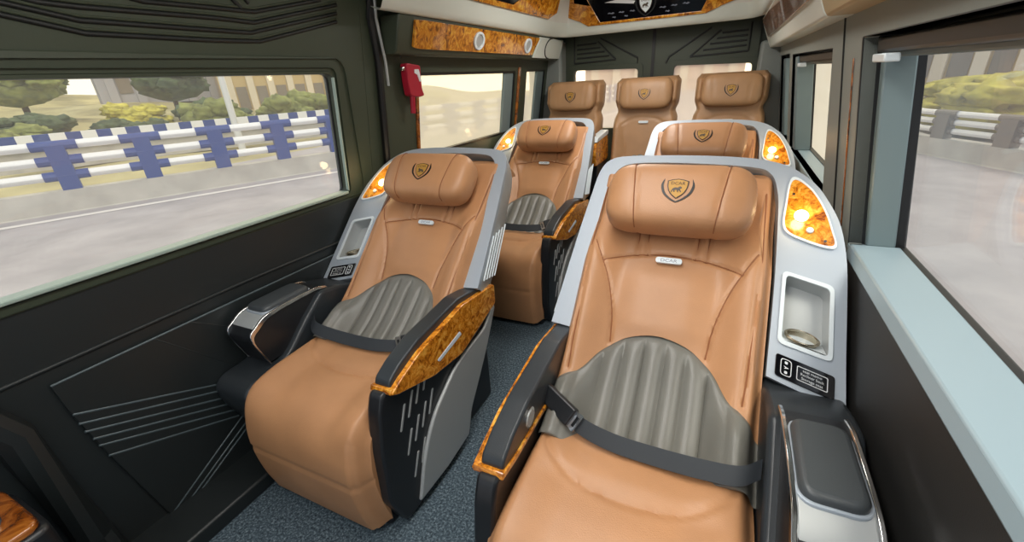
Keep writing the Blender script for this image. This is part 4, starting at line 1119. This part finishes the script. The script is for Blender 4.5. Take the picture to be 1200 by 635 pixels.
# ground beyond the barrier and the slope
gx = np.linspace(-16, -80, 60); gy = np.linspace(-40, 70, 90)
X, Y = np.meshgrid(gx, gy); Z = ZG - 0.2 + np.clip((-X - 26) / 40, 0, 1) * 3.4 + 0.35 * np.sin(X * 0.35) * np.cos(Y * 0.27)
struct(G().grid(np.stack([X, Y, Z], -1)), 'hillside', 'hill', ang=80)
struct(G().box(-30, -13.9, -60, 90, ZG - 0.8, ZG - 0.25), 'ground', 'hill')
def blob(c, r, n=2, amp=0.3):
    bm = bmesh.new(); bmesh.ops.create_icosphere(bm, subdivisions=n, radius=1.0)
    ph = rng.uniform(0, 6, 6)
    vs = []
    for v in bm.verts:
        x, y, z = v.co
        k = 1 + amp * (math.sin(5 * x + ph[0]) * math.sin(4 * y + ph[1]) + 0.6 * math.sin(9 * z + ph[2] + 4 * x) + 0.5 * math.sin(11 * y + ph[3]))
        vs.append((c[0] + x * r[0] * k, c[1] + y * r[1] * k, c[2] + z * r[2] * k))
    fs = [tuple(w.index for w in f.verts) for f in bm.faces]; bm.free(); return vs, fs
def bush(name, loc, w, h, mat, label, cat='bush', trunk=0.0, grp=None):
    root = empty(name, loc, label, cat, grp); g = G()
    for k in range(30):
        a = rng.uniform(0, 2 * PI); rr = rng.uniform(0, 0.85) ** 0.7 * w / 2
        s_ = rng.uniform(0.14, 0.36)
        g.add(*blob((rr * math.cos(a), rr * math.sin(a), trunk + h * rng.uniform(0.25, 0.72)), (w * s_ * 0.62, w * s_ * 0.62, h * s_ * 0.6), 3, 0.22))
    g.add(*blob((0, 0, trunk + h * 0.3), (w * 0.42, w * 0.42, h * 0.32), 3, 0.12))
    g.build('foliage', mat, root, ang=180)
    G().tube([(0, 0, -0.3), (0.02, 0, trunk + h * 0.4)], max(0.05, w * 0.035), 7).build('trunk', 'trunk', root)
    return root
def gz(x, y): return ZG - 0.2 + max(0, min(1, (-x - 26) / 40)) * 3.4 - 0.1

spec = [
    (-27.0, 4.0, 3.2, 1.7, 'leafb', 'small dark bush at the foot of the dry slope, outside the big side window'),
    (-28.5, 8.6, 3.0, 1.7, 'leafa', 'rounded olive bush on the dry slope behind the first blue post'),
    (-27.0, 12.4, 3.0, 1.9, 'leafb', 'dark rounded bush on the dry slope behind the second blue post'),
    (-25.0, 15.8, 3.4, 2.7, 'leafa', 'olive bush standing left of the white street pole'),
    (-24.0, 20.0, 3.8, 2.8, 'leafa', 'broad olive bush standing right of the white street pole'),
    (-22.0, 24.0, 3.6, 2.5, 'leafc', 'yellow green bush in front of the pilastered pale building'),
    (-19.0, 26.8, 3.2, 2.4, 'leafc', 'yellow bush seen at the rear edge of the big side window'),
]
for (x, y, w_, h_, m_, lb) in spec:
    bush('bush', (x, y, gz(x, y)), w_, h_, m_, lb, grp='bushes behind the barrier')
for (x, y, w_, h_, m_, lb) in [(-33.0, 6.3, 2.8, 1.5, 'leafa', 'small olive shrub halfway up the dry slope near the front tree'), (-34.0, 11.2, 3.4, 1.7, 'leafb', 'dark shrub halfway up the dry slope between two blue posts'),
                               (-33.0, 15.8, 3.4, 2.0, 'leafc', 'yellow green shrub halfway up the slope left of the street pole'), (-31.0, 19.4, 3.6, 2.2, 'leafb', 'dark shrub halfway up the slope behind the street pole'), (-30.0, 24.4, 3.6, 2.2, 'leafa', 'olive shrub halfway up the slope before the pilastered building')]:
    bush('shrub', (x, y, gz(x, y)), w_, h_, m_, lb, 'shrub', 0.0, 'shrubs on the dry slope')
for (x, y, w_, h_, m_, lb) in [(-40.0, 5.0, 4.5, 2.4, 'leafb', 'tall dark tree high on the slope near the front of the big window'), (-41.0, 13.5, 5, 2.6, 'leafa', 'light green tree high on the slope above the second blue post'), (-38.0, 21.0, 4.5, 2.8, 'leafb', 'dark tree high on the slope beside the street pole')]:
    bush('tree', (x, y, gz(x, y)), w_, h_, m_, lb, 'tree', 1.4, 'trees on the slope')
bush('bush', (6.4, 15.2, ZG), 3.2, 1.55, 'leafc', 'yellow green bush behind the barrier outside the sill window')
for (x, y, w_, h_) in [(-60, 3, 8, 3.2), (-61, 13, 8.5, 3.6), (-68, 22, 8, 3.4), (-66, 38, 8, 3.8), (-62, 50, 8, 3.6)]:
    bush('tree', (x, y, gz(x, y)), w_, h_, 'leafb', 'dark distant tree along the crest of the dry hill', 'tree', 0.6, 'trees on the hill crest')
pl = empty('street_pole', (-17.0, 11.43, ZG), 'white street pole standing behind the blue and white barrier', 'pole')
G().tube([(0, 0, 0), (0, 0, 3.5), (0, 0, 7.5)], [0.13, 0.11, 0.08], 12).build('pole_shaft', 'pole', pl)
G().tube([(0, 0, 7.4), (0.5, 0, 7.7), (1.6, 0, 7.8)], 0.05, 8).build('lamp_arm', 'pole', pl)
G().box(1.5, 2.1, -0.12, 0.12, 7.74, 7.86).build('lamp_head', 'pole', pl, bevel=0.03)

def building(name, loc, rot, w, d, h, ncol, mats, label, base=1.0):
    r = empty(name, loc, label, 'building'); r.rotation_euler = (0, 0, rot)
    G().box(-w / 2, w / 2, 0, d, 0, h).build('wall', mats[0], r)
    G().box(-w / 2 - 0.2, w / 2 + 0.2, -0.5, d + 0.2, h, h + 0.5).build('roof_slab', mats[1], r)
    for k in range(ncol):
        x = -w / 2 + w * (k + 0.5) / ncol
        G().box(x - w / ncol * 0.17, x + w / ncol * 0.17, -0.45, 0.0, 0, h).build('pilaster', mats[1], r)
        if k < ncol - 1:
            for z in np.arange(base, h - 1.5, 3.0):
                G().box(x + w / ncol * 0.24, x + w / ncol * 0.76, -0.06, 0.02, z, z + 1.9).build('window', mats[2], r)
    return r
building('building', (12.6, 25.0, ZG), -0.42, 15, 8, 12, 12, ('build', 'buildcol', 'buildwin'), 'pale building with tall pilasters outside the sill window')
building('building', (-37.0, 33.0, ZG), 1.0, 15, 8, 12, 9, ('build', 'buildcol', 'buildwin'), 'pale building with pilasters beyond the yellow bush by the side barrier')
building('building', (-50.0, 27.0, ZG + 2), 1.2, 10, 6, 4.5, 5, ('buildgrey', 'buildgrey', 'buildwin'), 'low grey building on the slope beyond the olive bushes')
building('building', (-6.5, 52.0, ZG), 0.12, 16, 8, 14, 7, ('buildpink', 'buildcol', 'buildpink'), 'pinkish building seen through the left back door window')
building('building', (9.5, 56.0, ZG), -0.1, 13, 8, 14, 6, ('buildpink', 'buildgrey', 'buildpink'), 'pinkish building with grey pilasters seen through the right back door window')

# ------------------------------------------------------------------ camera
YAW, PITCH, ROLL, FPX = 0.466, 0.416, -0.064, 502.64
EYE = Vector((0.535, 0.0, 1.1875))

def basis():
    cy, sy = math.cos(YAW), math.sin(YAW); cp, sp = math.cos(PITCH), math.sin(PITCH)
    f = Vector((-sy * cp, cy * cp, -sp)); r = Vector((cy, sy, 0)); u = r.cross(f)
    c, s_ = math.cos(ROLL), math.sin(ROLL)
    return r * c + u * s_, u * c - r * s_, f
r_, u_, f_ = basis()
cam = bpy.data.cameras.new('camera'); co = bpy.data.objects.new('camera', cam); COL.objects.link(co)
co.matrix_world = Matrix(((r_.x, u_.x, -f_.x, EYE.x), (r_.y, u_.y, -f_.y, EYE.y), (r_.z, u_.z, -f_.z, EYE.z), (0, 0, 0, 1)))
cam.sensor_fit = 'HORIZONTAL'; cam.sensor_width = 36.0; cam.lens = 36.0 * FPX / 1200.0
cam.clip_start = 0.02; cam.clip_end = 500
SC.camera = co

# ------------------------------------------------------------------ light
w = bpy.data.worlds.new('sky'); SC.world = w; w.use_nodes = True
nt = w.node_tree; bg = nt.nodes['Background']
tc = nt.nodes.new('ShaderNodeTexCoord')
nrm = nt.nodes.new('ShaderNodeVectorMath'); nrm.operation = 'NORMALIZE'
nt.links.new(tc.outputs['Generated'], nrm.inputs[0])
dot = nt.nodes.new('ShaderNodeVectorMath'); dot.operation = 'DOT_PRODUCT'
gd = Vector((-0.40, 1.0, 0.12)).normalized(); dot.inputs[1].default_value = gd
nt.links.new(nrm.outputs[0], dot.inputs[0])
rp = nt.nodes.new('ShaderNodeValToRGB')
e = rp.color_ramp.elements
e[0].position = 0.45; e[0].color = (0.80, 0.88, 1.0, 1)
e[1].position = 1.0; e[1].color = (6.0, 5.0, 3.2, 1)
m_ = e.new(0.80); m_.color = (2.2, 1.95, 1.4, 1)
nt.links.new(dot.outputs['Value'], rp.inputs['Fac'])
nt.links.new(rp.outputs['Color'], bg.inputs['Color'])
bg.inputs['Strength'].default_value = 0.85

def light(name, kind, loc, energy, col=(1, 1, 1), **kw):
    l = bpy.data.lights.new(name, kind); l.energy = energy; l.color = col
    for k, v in kw.items(): setattr(l, k, v)
    o = bpy.data.objects.new(name, l); COL.objects.link(o); o.location = loc
    return o
sun = light('sun', 'SUN', (0, 0, 20), 2.0, (1.0, 0.93, 0.82), angle=math.radians(25))
sun.rotation_euler = Vector((0.50, -0.30, 0.85)).to_track_quat('Z', 'Y').to_euler()
a = light('added_fill_light', 'AREA', (0.2, 0.1, 1.70), 14, (1.0, 0.97, 0.93), shape='RECTANGLE', size=0.3, size_y=2.1)  # added fill from the unseen front strip, shifted to favour the right seats
light('added_fill_light', 'AREA', (0, 2.45, 1.70), 9, (1.0, 0.96, 0.90), shape='RECTANGLE', size=0.28, size_y=0.85)  # added fill from the unseen rear lamp
# the reading lamps in the seats
for sx, sy, sg in ((0.441, 1.1375, 1), (-0.441, 1.256, -1), (0.441, 2.19, 1), (-0.441, 2.47, -1)):
    p = bf(0.292, 0.438, 0.05)
    light('reading_light', 'POINT', (sx + sg * p[0], sy + p[1], p[2]), 0.25, (1.0, 0.72, 0.38), shadow_soft_size=0.015)

SC.view_settings.view_transform = 'Standard'
SC.view_settings.look = 'None'
SC.view_settings.gamma = 1.0
SC.view_settings.use_curve_mapping = False
SC.view_settings.exposure = 0.0
SC.cycles.max_bounces = 8
SC.cycles.transparent_max_bounces = 12
SC.cycles.use_denoising = True
SC.cycles.sample_clamp_indirect = 6.0
